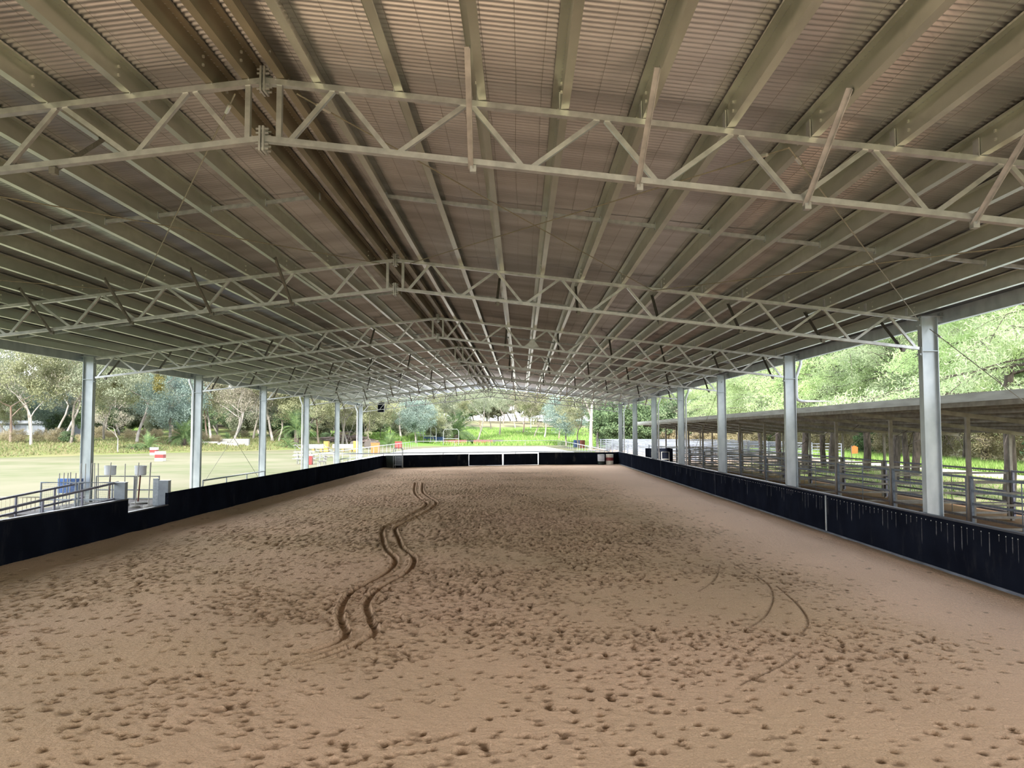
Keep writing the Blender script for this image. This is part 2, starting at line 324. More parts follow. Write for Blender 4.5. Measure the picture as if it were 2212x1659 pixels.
# ------------------------------------------------------------------ trusses
cache={}
def beam_mesh(key, p, q, w, h, m):
    if key not in cache: cache[key]=MB().beam(p,q,w,h,(0,1,0) ).mesh(key,m)
    return cache[key]
FLY={'l':[1,-1,1,1,1,-1,-1,1],'r':[-1,1,1,1,1,-1,-1,1]}
FX=[2.0,3.57,5.14,6.70,8.27,9.80]
hc=.055; wc=.08; XE=W
tn=[.70+1.257*k for k in range(8)]; bn=[.21]+[1.245+1.263*k for k in range(8)]
def make_truss(k):
    t=thing('roof_truss','galvanised steel roof truss spanning the arena, %s from the camera'%ORD[k],'truss',(0,TY[k],0),0,'roof trusses')
    z_t=lambda x: zc(x)-hc/2
    for s in (-1,1):
        rz=0 if s>0 else PI
        def part(name,key,p,q,w,h,at_):
            me=beam_mesh(key,p,q,w,h,M['steel']); return link(name,me,t,(s*at_[0],0,at_[1]),rz)
        part('top_chord','top_chord',(0,0,0),(XE-.05,0,-SL*(XE-.05)),hc,wc,(.02,ZC-hc/2))
        part('bottom_chord','bottom_chord',(0,0,0),(XE-.05,0,-SL*(XE-.05)),hc,wc,(.02,ZB))
        part('vertical_post','vertical_post',(0,0,0),(0,0,ZC-ZB-hc*1.4),.05,.05,(.15,zb(.15)+hc/2))
        for i,x in enumerate(tn):
            b0=bn[i]; b1=bn[i+1]-.09
            for xa,xb,nm in ((b0+.05,x-.035,'up'),(b1+.045,x+.035,'down')):
                za=zb(xa)+hc/2-.01; zt=zc(xb)-hc+.01
                part('diagonal_brace','diagonal_%s_%d'%(nm,0 if i else 9),(0,0,0),(xb-xa,0,zt-za),.045,.045,(xa,za))
        d=FLY['r' if s>0 else 'l'][k]
        for i,x in enumerate(FX):
            key='fly_%d_%d_%d'%(s,d,i==0)
            if key not in cache:
                mb=MB(); top=(s*.03,d*1.0,ZC-ZB+.06); bot=(0,0,-.05)
                mb.beam(bot,top,.05,.006,(1,0,0)); mb.beam((bot[0]-.022,bot[1],bot[2]),(top[0]-.022,top[1],top[2]),.006,.05,(1,0,0))
                mb.box((-.03,-.035,-.085),(.03,.035,-.02))
                cache[key]=mb.mesh('fly_brace',M['steel'] if (k==0 and s>0) else M['brace_dark'])
            link('fly_brace',cache[key] if not(k==0 and s>0) else cache.setdefault('flyA',cache[key]),t,(s*x,0,zb(x)-.01))
    if 'apex' not in cache:
        mb=MB()
        for y in (-.02,.02): pass
        mb.box((-.026,-.075,-.12),(-.006,.075,.12)); mb.box((.006,-.075,-.12),(.026,.075,.12))
        for y in (-.04,.04):
            for z in (-.09,-.045,.06,.1): mb.tube([(-.06,y,z),(.06,y,z)],.011,6)
        cache['apex']=mb.mesh('apex_plate',M['steel'])
    link('apex_plate',cache['apex'],t,(0,0,ZC-.02)); link('apex_plate',cache['apex'],t,(0,0,ZB-.01))
    return t
for k in range(NT): make_truss(k)
# ------------------------------------------------------------------ columns
def col_meshes():
    H_=zc(W)+.02; d=.31; bf=.17; tf=.012
    mb=MB(); mb.box((0,-bf/2,0),(tf,bf/2,H_)); mb.box((d-tf,-bf/2,0),(d,bf/2,H_)); mb.box((tf,-.005,0),(d-tf,.005,H_))
    shaft=mb.mesh('shaft',M['column'])
    st=MB().box((tf,-bf/2+.004,-.006),(d-tf,bf/2-.004,.006)).mesh('stiffener_plate',M['column'])
    cap=MB().box((-.005,-bf/2-.005,0),(d+.16,bf/2+.005,.012)).box((d,-.05,-.10),(d+.15,-.04,0)).mesh('cap_plate',M['column'])
    base=MB().box((-.05,-.13,0),(d+.05,.13,.02)); 
    for x in (.02,d-.02):
        for y in (-.1,.1): base.box((x-.015,y-.015,.02),(x+.015,y+.015,.05))
    base=base.mesh('base_plate',M['column'])
    cl=MB()
    for z in (zb(W)-.02,zc(W)-.05):
        cl.box((-.012,-.07,z-.12),(-.001,.07,z+.05))
        for y in (-.05,.05): cl.box((-.035,y-.014,z-.105),(-.012,y+.014,z-.077))
    cl=cl.mesh('bolted_end_plate',M['column'])
    return shaft,st,cap,base,cl,H_
shaft,stf,cap,bas,cl,CH=col_meshes()
for s,side in ((-1,'left'),(1,'right')):
    for k in range(NT):
        if k==0: lab='galvanised column at the %s end of the nearest roof truss'%side
        else: lab='tall galvanised steel column on the %s side carrying the %s roof truss'%(side,ORD[k])
        t=thing('steel_column',lab,'column',(s*W,TY[k],0),0 if s>0 else PI,'columns along the %s side'%side)
        link('shaft',shaft,t); link('stiffener_plate',stf,t,(0,0,zb(W)-.05)); link('cap_plate',cap,t,(0,0,CH)); link('base_plate',bas,t); link('bolted_end_plate',cl,t)
# downpipes
def downpipe(s,y,label,elbow=False):
    x=s*(W+.31+.14)
    mb=MB(); top=(s*10.74,y,zc(10.7)+.02)
    pts=[top,(s*10.74,y,zc(10.7)-.12),(x+s*.02,y,zc(10.7)-.5),(x+s*.02,y,zc(10.7)-.7)]
    if elbow: pts+=[(x+s*.02,y,3.55),(x+s*.06,y,3.47),(x+s*.16,y,3.43),(11.8,y,3.43)]
    else: pts+=[(x+s*.02,y,.05)]
    mb.tube(pts,.045,10); tag(obj('downpipe',mb,M['pipe'],smooth=True),label,'downpipe','white downpipes')
downpipe(1,TY[2]+.35,'white plastic downpipe with an elbow draining onto the stable roof',True)
downpipe(1,TY[4]+.35,'white plastic downpipe beside the right column of the fifth truss')
downpipe(1,TY[5]+.35,'white plastic downpipe beside the right column of the sixth truss')
downpipe(1,TY[7]+.35,'white plastic downpipe beside the farthest right column')
downpipe(-1,TY[3]+.25,'white plastic downpipe beside the left column of the fourth truss')
downpipe(-1,TY[5]+.25,'white plastic downpipe beside the left column of the sixth truss')
downpipe(-1,TY[7]+.25,'white plastic downpipe beside the farthest left column')
# cross bracing rods
def rod(a,b,label,r=.008,buckle=True,grp=None):
    mb=MB().tube([a,b],r,6); o=obj('bracing_rod',mb,M['cable']); tag(o,label,'bracing rod',grp)
    if buckle:
        A=Vector(a);B=Vector(b); d=(B-A).normalized()
        obj('turnbuckle',MB().tube([A+d*.25,A+d*.27,A+d*.43,A+d*.45],[.01,.022,.022,.01],6),M['bolt'],o)
ba,bb=TY[0],TY[1]
for s,side in ((-1,'left'),(1,'right')):
    for (xa,xb,w1) in ((.3,5.0,'upper'),(5.0,10.1,'lower')):
        rod((s*xa,ba+.05,zc(xa)-.09),(s*xb,bb-.05,zc(xb)-.06),'thin roof bracing rod on the %s slope sloping outward, %s panel behind nearest truss'%(side,w1))
        rod((s*xb,ba+.05,zc(xb)-.09),(s*xa,bb-.05,zc(xa)-.06),'thin roof bracing rod on the %s slope sloping inward, %s panel behind nearest truss'%(side,w1))
rod((10.3,TY[1]-.05,4.5),(10.3,TY[0]+.1,.3),'thin bracing rod from the near right column head down past the stable roof')
rod((-10.3,TY[3]+.1,.1),(-10.3,TY[4]-.1,4.5),'bracing rod rising away from the fourth left column')
rod((-10.3,TY[3]+.1,4.5),(-10.3,TY[4]-.1,.1),'bracing rod falling from the head of the fourth left column')
rod((-10.3,TY[6]+.1,.1),(-10.3,TY[7]-.1,4.5),'bracing rod rising between the last two left columns')
rod((-10.3,TY[6]+.1,4.5),(-10.3,TY[7]-.1,.1),'bracing rod falling between the last two left columns')
rod((10.3,TY[4]+.1,.1),(10.3,TY[3]-.1,4.5),'bracing rod crossing behind the fourth right column')
# ------------------------------------------------------------------ arena sand floor with hoof marks and wheel ruts
def floor_sand():
    xs=np.arange(-7.25,10.06,.018)
    ys=list(np.arange(-6,5,.2)); y=5.
    while y<65: ys.append(y); y+=min(max(y*y/4385*1.3,.013),.11)
    ys=np.array(ys); nx,ny=len(xs),len(ys)
    X,Y=np.meshgrid(xs,ys); Z=np.zeros_like(X); DARK=np.zeros_like(X)
    def vnoise(sx,sy,seed):
        r=np.random.default_rng(seed); g=r.random((90,400)); u=(X+12)*sx; v=(Y+8)*sy
        i=np.floor(v).astype(int)%90; j=np.floor(u).astype(int)%400; fu=u-np.floor(u); fv=v-np.floor(v); fu=fu*fu*(3-2*fu); fv=fv*fv*(3-2*fv)
        i2=(i+1)%90; j2=(j+1)%400
        return (g[i,j]*(1-fu)+g[i,j2]*fu)*(1-fv)+(g[i2,j]*(1-fu)+g[i2,j2]*fu)*fv
    churn=(vnoise(.45,.45,1)*.6+vnoise(1.1,1.1,2)*.4)
    # smoother riding lane along the right board, more churned middle
    lane=np.clip((8.6-.035*(Y-8)-X)/2.2,0,1); near=np.clip((Y-4)/6,0.5,1)*(1-.6*np.clip((11-Y)/3,0,1)*np.clip((X-1)/3,0,1))*np.clip((62-Y)/12,.15,1)
    leftl=np.clip((X+6.6)/1.2,.2,1)
    lawnl=.6+.4*np.clip((X+2.5)/3,0,1)
    dens=lane*near*leftl*lawnl*np.clip((churn-.22)*2.4,.3,1)*(1-.85*np.exp(-(((X-5.6)/1.25)**2+((Y-12.6)/2.4)**2)**2))
    Z+= (vnoise(1.3,1.3,3)-.5)*.022+(vnoise(5,5,4)-.5)*.007*(.2+dens)+(vnoise(12,11,5)-.5)*.010*(.2+dens)+(vnoise(22,19,6)-.5)*.012*(.5+dens)
    Z+= .006*(np.abs(2*vnoise(6.5,6.5,12)-1)-.3)*(.15+dens)+.006*(np.abs(2*vnoise(13,12,13)-1)-.3)*(.25+dens)
    r=np.random.default_rng(11)
    n=150000; px=r.uniform(-7,9.9,n); py=5+60*r.random(n)**1.15
    ix=np.clip(((px-xs[0])/.018).astype(int),0,nx-1); iy=np.clip(np.searchsorted(ys,py),0,ny-1)
    keep=r.random(n)<(dens[iy,ix]**1.3*.9+.006); px,py=px[keep],py[keep]
    for cx,cy in zip(px,py):
        a=r.normal(PI/2,.9); R=r.uniform(.022,.050)*(1.4 if r.random()<.12 else 1); dep=r.uniform(.009,.032); rr=R*2.4
        i0,i1=np.searchsorted(ys,[cy-rr,cy+rr]); j0=max(int((cx-rr-xs[0])/.018),0); j1=min(int((cx+rr-xs[0])/.018)+2,nx)
        if i1<=i0 or j1<=j0: continue
        dx=X[i0:i1,j0:j1]-cx; dy=Y[i0:i1,j0:j1]-cy
        u=dx*math.cos(a)+dy*math.sin(a); v=-dx*math.sin(a)+dy*math.cos(a)
        q=np.sqrt((u/1.25)**2+v**2)/R
        tilt=1+.6*np.clip(u/R,-1,1)
        pit=-dep*np.exp(-(q**6)*.8)*tilt; rim=.09*dep*np.exp(-((q-1.35)/.32)**2)*(1+.7*np.clip(-u/R,-1,1))
        Z[i0:i1,j0:j1]+=pit+rim
        DARK[i0:i1,j0:j1]=np.maximum(DARK[i0:i1,j0:j1],np.exp(-((np.sqrt((u/1.25-.25*R)**2+v**2)/R*1.25)**6)*.8)*min(1.,dep*60)*r.uniform(.45,1.))  # shade painted into each hoof mark as a dark tone
    DRY_LIT=np.clip((1-lane)*.95*(1-.3*DARK)+np.clip((Y-24)/22,0,1)*1.0,0,1)*(.75+.5*vnoise(.5,.5,9))  # paler dry lane; far sand lightened to paint in daylight from the open end
    for path,w,dep in RUTS:
        RD=np.full_like(X,9.)
        P=np.array(path); Q=[]
        for i in range(len(P)-1):
            p0,p1,p2,p3=P[max(i-1,0)],P[i],P[i+1],P[min(i+2,len(P)-1)]
            for t in np.linspace(0,1,10,endpoint=False):
                Q.append(.5*((2*p1)+(-p0+p2)*t+(2*p0-5*p1+4*p2-p3)*t*t+(-p0+3*p1-3*p2+p3)*t**3))
        Q.append(P[-1])
        for a,b in zip(Q[:-1],Q[1:]):
            lo=np.minimum(a,b)-w*2.4; hi=np.maximum(a,b)+w*2.4
            i0,i1=np.searchsorted(ys,[lo[1],hi[1]]); j0=max(int((lo[0]-xs[0])/.018),0); j1=min(int((hi[0]-xs[0])/.018)+2,nx)
            if i1<=i0 or j1<=j0: continue
            ab=b-a; L=ab@ab+1e-9; dx=X[i0:i1,j0:j1]-a[0]; dy=Y[i0:i1,j0:j1]-a[1]; t=np.clip((dx*ab[0]+dy*ab[1])/L,0,1)
            RD[i0:i1,j0:j1]=np.minimum(RD[i0:i1,j0:j1],np.sqrt((dx-t*ab[0])**2+(dy-t*ab[1])**2)/w)
        core=np.exp(-RD**4*1.2)
        if dep>.03: core=core*(1+.16*np.sin(X*31+Y*83)*(vnoise(2,2,8)))
        Z*=1-.75*np.clip(core,0,1)
        Z+=-dep*core+dep*.55*np.exp(-((RD-1.35)/.3)**2)
        DARK=np.maximum(DARK,np.clip(core,0,1)*(.38 if dep>.03 else .5))
    # sand banked gently against the boards
    Z+=.05*np.exp(-((10.02-X)/.35)**2)+.06*np.exp(-((X+7.2)/.5)**2)
    DARK=np.maximum(DARK,.45*np.exp(-((10.0-X)/.16)**4)); DRY_LIT=DRY_LIT*(1-np.exp(-((10.0-X)/.2)**4))  # sand darker along the foot of the right boards
    co=np.stack([X,Y,Z],2).reshape(-1,3).astype(np.float32)
    # keep inside the boards: squeeze rows beyond the far wall line
    i=np.arange(ny-1)[:,None]*nx+np.arange(nx-1)[None,:]
    xm=(X[:-1,:-1]+X[1:,1:])/2; ym=(Y[:-1,:-1]+Y[1:,1:])/2
    far=np.interp(xm,[p[0] for p in FARW],[p[1] for p in FARW])+.05
    keepf=ym<far
    i=i[keepf]
    F=np.stack([i,i+1,i+nx+1,i+nx],1)
    me=bpy.data.meshes.new('floor'); me.vertices.add(len(co)); me.vertices.foreach_set('co',co.ravel())
    me.loops.add(F.size); me.loops.foreach_set('vertex_index',F.ravel().astype(np.int32)); me.polygons.add(len(F)); me.polygons.foreach_set('loop_start',np.arange(len(F),dtype=np.int32)*4)
    me.polygons.foreach_set('use_smooth',np.ones(len(F),bool)); me.update()
    at=me.attributes.new('painted_dark','FLOAT','POINT'); at.data.foreach_set('value',DARK.ravel().astype(np.float32))
    at=me.attributes.new('dry','FLOAT','POINT'); at.data.foreach_set('value',np.clip(DRY_LIT,0,1).ravel().astype(np.float32))  # holds the dry lane and the painted far-end light
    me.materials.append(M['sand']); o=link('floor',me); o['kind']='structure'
# ground points of the marks, measured from the photograph and written in metres
RUTS=[([(-2.87, 40.5), (-2.15, 34.67), (-1.55, 31.39), (-0.97, 28.99), (-0.83, 27.21), (-0.91, 25.63), (-0.99, 23.79), (-1.07, 22.58), (-1.2, 21.84), (-1.14, 20.81), (-0.78, 18.89), (-0.44, 17.42), (-0.08, 16.25), (0.03, 15.32), (0.0, 14.34), (-0.09, 13.68), (-0.19, 13.14), (-0.24, 12.64), (-0.18, 11.97), (-0.08, 11.36), (0.07, 10.82), (0.23, 10.32), (0.27, 10.01), (0.22, 9.66), (0.04, 9.39), (-0.11, 9.26)], 0.055, 0.05), ([(-2.49, 40.5), (-1.8, 34.67), (-1.23, 31.77), (-0.65, 29.31), (-0.52, 27.49), (-0.58, 25.39), (-0.71, 23.8), (-0.82, 22.39), (-0.87, 21.31), (-0.52, 19.45), (-0.13, 17.65), (0.24, 16.56), (0.38, 15.59), (0.39, 14.74), (0.26, 13.75), (0.16, 13.14), (0.12, 12.53), (0.17, 11.97), (0.34, 11.27), (0.45, 10.82), (0.57, 10.48), (0.59, 10.17), (0.53, 9.8), (0.39, 9.39), (0.2, 9.07), (-0.0, 8.89)], 0.055, 0.05), ([(6.25, 15.57), (5.84, 14.18), (5.53, 13.47), (5.26, 12.95)], 0.02, 0.009), ([(6.52, 15.66), (6.58, 14.64), (6.53, 13.48), (6.3, 12.48), (5.93, 11.52), (5.64, 10.96), (5.35, 10.54)], 0.02, 0.009), ([(6.64, 13.41), (6.53, 12.26), (6.4, 11.43), (6.23, 10.8), (5.94, 10.23)], 0.02, 0.009), ([(5.65, 9.45), (5.26, 8.89), (4.96, 8.56), (4.65, 8.24)], 0.02, 0.009)]
FARW=[(-8,55.6),(-7.16,56.2),(-5.95,57.3),(-1.48,60.1),(1.06,61.0),(3.74,62.4),(10.1,63.05)]
EDGE=[(-300,60),(-56,70),(-49,78.6),(-46,90),(-39,102.5),(-33.5,110),(-26,128),(-15.5,140),(-10,156),(10,156),(30,160),(34,130),(38,60),(38,-60)]
SKYS,SUNE,EXPO=2.05,3.8,1.8
def gz(x,y):
    # outdoor ground height: flat round the arena, a bank behind the left lawn, a long green slope beyond
    if x>30:
        a=min(max((x-38)/25,0),1); z=2.0*a*a*(3-2*a) if y<150 else 0
    else: z=0
    e=np.interp(x,[-300,-60,-49,-46,-39,-33.5,-26,-15.5,-10,10,30,40],[76,75,78,88,102,110,128,140,156,156,160,165])
    d=y-e
    if d>0:
        k=min(max((x+30)/20,0),1)
        zl=1.5*(1-math.exp(-d/16))+.004*d+min(max(d-70,0)*.05,7); zr=min(.05*d,5.5+.008*d)*(1-math.exp(-d/15)); z=max(z,zl*(1-k)+zr*k)
    return z

floor_sand()
# ------------------------------------------------------------------ kick boards round the arena
def board(name, a, b, h, m, z0=0., th=.09, cap=True):
    # a,b: (x,y) inner face ends, thickness to the outside (left of a->b)
    A=Vector((*a,0)); B=Vector((*b,0)); d=(B-A).normalized(); n=Vector((-d.y,d.x,0))*th; o=n/2
    mb=MB().beam(A+o+Vector((0,0,(z0+h)/2-.03)),B+o+Vector((0,0,(z0+h)/2-.03)),th,h-z0+.06)
    w=struct(name,mb,m)
    if cap: obj('cap_rail',MB().beam(A+o*1.15+Vector((0,0,h+.012)),B+o*1.15+Vector((0,0,h+.012)),th*1.25,.03),M['capsteel'],w)
    return w
HL=.876; XL=-7.165
board('wall_left',(XL,2),(XL,19.66),HL,M['board'],cap=True)
board('wall_left',(XL,19.66),(XL,21.9),.54,M['board'])
board('wall_left',(XL,21.9),(XL,56.25),HL,M['board'],cap=False)
HR=.975
w=board('wall_right',(10.0,63.0),(10.0,2),HR,M['board'])
w['label']='black rubber kickboard wall along the right side of the arena'
st=MB(); sc=MB(); r_=random.Random(3); y=2.3
while y<40:
    yy=y+r_.uniform(-.03,.03)
    sc.box((9.995,yy-.009,HR-.085),(10.001,yy+.009,HR-.067))
    if r_.random()<.85:
        L=r_.choice([.08,.15,.25,.35,.45])*r_.uniform(.7,1.2); wd=r_.uniform(.008,.02)
        if y<24 or r_.random()<.3: st.poly([(9.9985,yy-wd/2,HR-.09),(9.9985,yy+wd/2,HR-.09),(9.9985,yy+wd*1.1,HR-.09-L*.8),(9.9985,yy+wd*.3,HR-.09-L),(9.9985,yy-wd*.5,HR-.09-L*.8)],[(0,1,2,3,4)])
    y+=r_.choice([.2,.2,.2,.17,.23])
obj('screw_heads',sc,M['bolt'],w); obj('drip_stains',st,M['drip'],w)
obj('foot_strip',MB().box((9.972,2,.02),(9.999,63,.09)).box((9.955,2,.0),(9.999,63,.035)),M['strip'],w)
obj('joint_strip',MB().box((9.985,20.06,.02),(9.999,20.14,HR-.02)),M['column'],w)
for y in (31.5,43.7,55.2): obj('joint_strip',MB().box((9.996,y,.02),(9.9995,y+.012,HR-.02)),M['strip'],w)
for a,b,h,m in (((-5.95,57.25),(-1.52,60.08),.86,'board_scuffed'),((3.80,62.42),(10.0,63.02),.93,'board_scuffed')):
    board('wall_far',b,a,h,M[m],cap=True)
board('wall_far',(-5.95,57.25),(XL-.02,56.15),HL,M['board'],cap=False)
def gate_panel(a,b,h,label):
    A=Vector((*a,0)); B=Vector((*b,0)); t=thing('kickboard_gate',label,'gate',A)
    d=B-A
    obj('board',MB().beam(Vector((0,.03,h/2+.01)),d+Vector((0,.03,h/2+.01)),.03,h-.02),M['board_scuffed'],t)
    obj('frame',MB().beam(Vector((0,.06,h-.06)),d+Vector((0,.06,h-.06)),.04,.04).beam(Vector((0,.06,.1)),d+Vector((0,.06,.1)),.04,.04),M['rail'],t)
    obj('hinge_post',MB().box((-.02,.0,0),(0.01,.05,h)),M['rail'],t)
gate_panel((-1.44,60.15),(1.0,60.98),.86,'left kickboard gate leaf in the far wall with a gap under it')
gate_panel((1.12,61.0),(3.72,62.36),.87,'right kickboard gate leaf in the far wall')
# drums and bins by the far boards
def drum(loc, r, h, bands, label, cat, name):
    t=thing(name,label,cat,loc)
    prof=[(r*.97,0),(r,.02)]
    for i,z in enumerate((.33,.66)): prof+=[(r,h*z-.02),(r*1.035,h*z),(r,h*z+.02)]
    prof+=[(r,h-.02),(r*1.03,h-.01),(r*1.02,h)]
    for i,(z0,z1,m,nm) in enumerate(bands):
        pr=[(rr,z) for rr,z in prof if z0*h<z<z1*h]; 
        f=lambda z: r
        obj(nm,MB().lathe([(r,z0*h)]+pr+[(r,z1*h)],n=24),M[m],t,smooth=False)
    return t
drum((9.28,62.35,0),.29,.80,[(0,.4,'cream','lower_body'),(.4,.7,'red','red_band'),(.7,1,'cream','upper_body')],'cream steel drum with a red band at the far right corner','drum','steel_drum')
drum((8.62,62.3,0),.27,.80,[(0,.34,'darkgreen','lower_body'),(.34,.93,'drumwhite','label_wrap'),(.93,1,'white','lid')],'white and dark green drum left of the red-banded one','drum','plastic_drum')
# dark bin and metal stile in the far left corner
t=thing('wheelie_bin','dark green bin in the far left corner beside the metal stile','bin',(-6.72,56.35,0))
b=MB(); b.poly([(-.22,-.22,.05),(.22,-.22,.05),(.22,.22,.05),(-.22,.22,.05),(-.29,-.28,.84),(.29,-.28,.84),(.29,.3,.84),(-.29,.3,.84)],[(3,2,1,0),(4,5,6,7),(0,1,5,4),(1,2,6,5),(2,3,7,6),(3,0,4,7)])
obj('body',b,M['darkgreen'],t); obj('lid',MB().box((-.31,-.31,.84),(.31,.33,.89)),M['darkgreen'],t); obj('wheel',MB().tube([(-.25,.26,.09),(.25,.26,.09)],.09,12),M['black'],t)
t=thing('metal_stile','tall galvanised hooped stile with mesh steps in the far left corner','stile',(-6.1,55.95,0))
for dy in (-.14,.14):
    for r0,x0,nm in ((0,-.33,0),(0,.33,1)): pass
    pts=[(-.33,dy,0),(-.33,dy,1.25)]+[(-.33+.17*(1-math.cos(a)),dy,1.25+.17*math.sin(a)) for a in np.linspace(.2,PI/2,5)]+[(.33-.17*(1-math.cos(a)),dy,1.25+.17*math.sin(a)) for a in np.linspace(PI/2,.2,5)]+[(.33,dy,1.25),(.33,dy,0)]
    pts=[(x*(1 if dy<0 else .72),y,z) for x,y,z in pts]
    obj('hoop',MB().tube(pts,.024,8),M['rail'],t,smooth=True)
m_=MB()
for i in range(13): m_.box((-.22,-.02,.28+i*.045),(.22,.0,.295+i*.045))
obj('mesh_panel',m_,M['rail'],t); obj('step',MB().box((-.28,-.16,.22),(.28,.16,.25)),M['rail'],t)
# loudspeaker
t=thing('loudspeaker','black loudspeaker box hanging at the left end of the farthest truss','loudspeaker',(-8.7,63.75,4.1))
obj('cabinet',MB().box((-.25,-.16,0),(.25,.2,.78)),M['black'],t); obj('grille',MB().box((-.22,-.18,.04),(.22,-.161,.74)),M['board'],t); obj('bracket',MB().box((-.03,0,.78),(.03,.05,1.0)),M['brace_dark'],t)
# triangular plate on third truss
obj_=obj('triangular_plate',MB().poly([(-.2,0,0),(.2,0,0),(0,0,.27),(-.2,.006,0),(.2,.006,0),(0,.006,.27)],[(0,1,2),(5,4,3),(0,3,4,1),(1,4,5,2),(2,5,3,0)]),M['steel'],None,(2.78,TY[2]-.06,zb(2.78)+.03)); tag(obj_,'small grey triangular plate fixed on the bottom chord of the third truss','plate')
# ------------------------------------------------------------------ rails
def rail_fence(name, pts, h, label, cat='fence', m='rail', post_gap=2.4, lower=None, r=.03, z0=0., group=None):
    A=Vector(pts[0]); t=thing(name,label,cat,(A.x,A.y,gz(A.x,A.y)),group=group)
    base=Vector((A.x,A.y,gz(A.x,A.y))); P=[Vector((p[0],p[1],gz(p[0],p[1]))) -base for p in pts]
    hs=[h]+(lower or [])
    for q in hs:
        obj('top_rail' if q==h else 'lower_rail',MB().tube([p+Vector((0,0,q)) for p in P],r,8),M[m],t,smooth=True)
    for a,b in zip(P[:-1],P[1:]):
        n=max(int((b-a).length/post_gap),1)
        for i in range(n+1):
            p=a.lerp(b,i/n); obj('post',MB().tube([p+Vector((0,0,-.05)),p+Vector((0,0,h))],r*.8,6),M[m],t)
    return t
rail_fence('arena_rail',[(-12.0,57.6),(-3.5,61.3),(2.0,64.0),(9.7,67.2)],.95,'near white-grey rail of the pale outdoor arena behind the far kickboards','rail fence','rail_light',3.2,r=.04)
rail_fence('arena_rail',[(-12.4,60.5),(-13.3,80),(-15.2,136)],.95,'left rail of the pale outdoor arena running beside the lawn','rail fence','rail_light',3.4,r=.035)
rail_fence('arena_rail',[(-15.2,136),(-3,142),(9.3,150)],.95,'far rail of the pale outdoor arena before the green slope','rail fence','rail_light',5,r=.045)
rail_fence('arena_rail',[(9.3,150),(9.8,110),(9.9,68)],.95,'right rail of the pale outdoor arena beside the gum trees','rail fence','rail_light',4,r=.04)
rail_fence('hand_rail',[(-10.1,TY[3]+.2),(-10.1,TY[4]-.2)],.62,'low handrail between the fourth and fifth left columns','rail','rail',1.9)
rail_fence('hand_rail',[(-10.1,TY[6]+.2),(-10.1,TY[7]-.2)],.64,'low handrail between the last two left columns','rail','rail',1.9)
# ------------------------------------------------------------------ ramp, platform and stored gear on the left
t=thing('loading_platform','low dark platform outside the dip in the left kickboards','platform',(-8.85,21.9,0))
obj('deck',MB().box((-1.5,-2.1,.44),(1.56,2.3,.5)),M['wood'],t); 
for x in (-1.4,1.35):
    for y in (-2,2.1): obj('leg',MB().box((x,y,0),(x+.08,y+.08,.44)),M['rail'],t)
t=thing('access_ramp','access ramp with grey handrails rising to the platform outside the left wall','ramp',(-8.2,14.,0))
obj('ramp_deck',MB().poly([(-.9,-6,0),(.8,-6,0),(.8,5.75,.48),(-.9,5.75,.48),(-.9,-6,-.05),(.8,-6,-.05),(.8,5.75,.40),(-.9,5.75,.40)],[(0,1,2,3),(7,6,5,4),(0,4,5,1),(1,5,6,2),(2,6,7,3),(3,7,4,0)]),M['wood'],t)
for x,za,zb2,nm in ((.75,.65,1.30,'near_handrail'),(-.75,.62,1.22,'outer_handrail')):
    y1=5.7 if x>0 else 6.9
    for dz in (0,-.38): obj('handrail',MB().tube([(x,-6,za+dz*.9),(x,y1,zb2+dz)],.028,8),M['rail_purple'],t)
    for y in (-5.5,-3,-1.2,1,2.6,4.1,5.6): obj('post',MB().tube([(x,y,0),(x,y,za+(zb2-za)*(y+6)/(y1+6))],.026,6),M['rail_purple'],t)
def frame_panel(x0,x1,y,z0,z1,label,mesh=True,mid=True,m='rail',cat='gate',name='mesh_gate',th=.028):
    t=thing(name,label,cat,(x0,y,z0)); w=x1-x0; h=z1-z0
    obj('frame',MB().tube([(0,0,0),(0,0,h),(w,0,h),(w,0,0)],th,6).tube([(0,0,.03),(w,0,.03)],th*.8,6),M[m],t)
    if mid: obj('mid_rail',MB().tube([(0,0,h*.42),(w,0,h*.42)],th*.7,6),M[m],t)
    if mesh:
        g=MB(); x=.05
        while x<w: g.tube([(x,0,0),(x,0,h)],.0025,3,False); x+=.05
        z=.05
        while z<h: g.tube([(0,0,z),(w,0,z)],.0025,3,False); z+=.05
        obj('wire_mesh',g,M['rail_light'],t)
    return t
frame_panel(-9.74,-8.85,20.35,.5,1.25,'mesh gate panel left of the pair beside the ramp handrails',name='mesh_gate')
frame_panel(-8.78,-7.92,20.35,.5,1.25,'mesh gate panel right of the pair, next to the grey gate post box')
frame_panel(-10.35,-9.2,24.15,.5,1.20,'rail panel at the back of the platform behind the left white tub',mesh=False,m='rail_light',cat='rail panel',name='rail_panel')
frame_panel(-9.15,-8.45,24.15,.5,1.20,'rail panel at the back of the platform behind the right white tub',mesh=False,m='rail_light',cat='rail panel',name='rail_panel')
t=thing('picket_panel','low bar fence panel at the far left edge beyond the ramp','fence panel',(-11.9,20.6,0))
obj('rail',MB().tube([(0,0,.86),(2,0,.86)],.018,6).tube([(0,0,.15),(2,0,.15)],.018,6),M['yellowwood'] if False else M['cable'],t)
g=MB()
for i in range(19): g.tube([(i*.11,0,.1),(i*.11,0,.86)],.008,5,False)
obj('bars',g,M['cable'],t)
t=thing('steel_gate_box','grey steel end box of the kickboards left of the platform opening','post',(-7.32,19.55,0)); obj('casing',MB().box((-.13,-.05,.0),(.14,.09,1.3)),M['panelsteel'],t); obj('cap',MB().box((-.14,-.06,1.3),(.15,.1,1.312)),M['rail'],t)
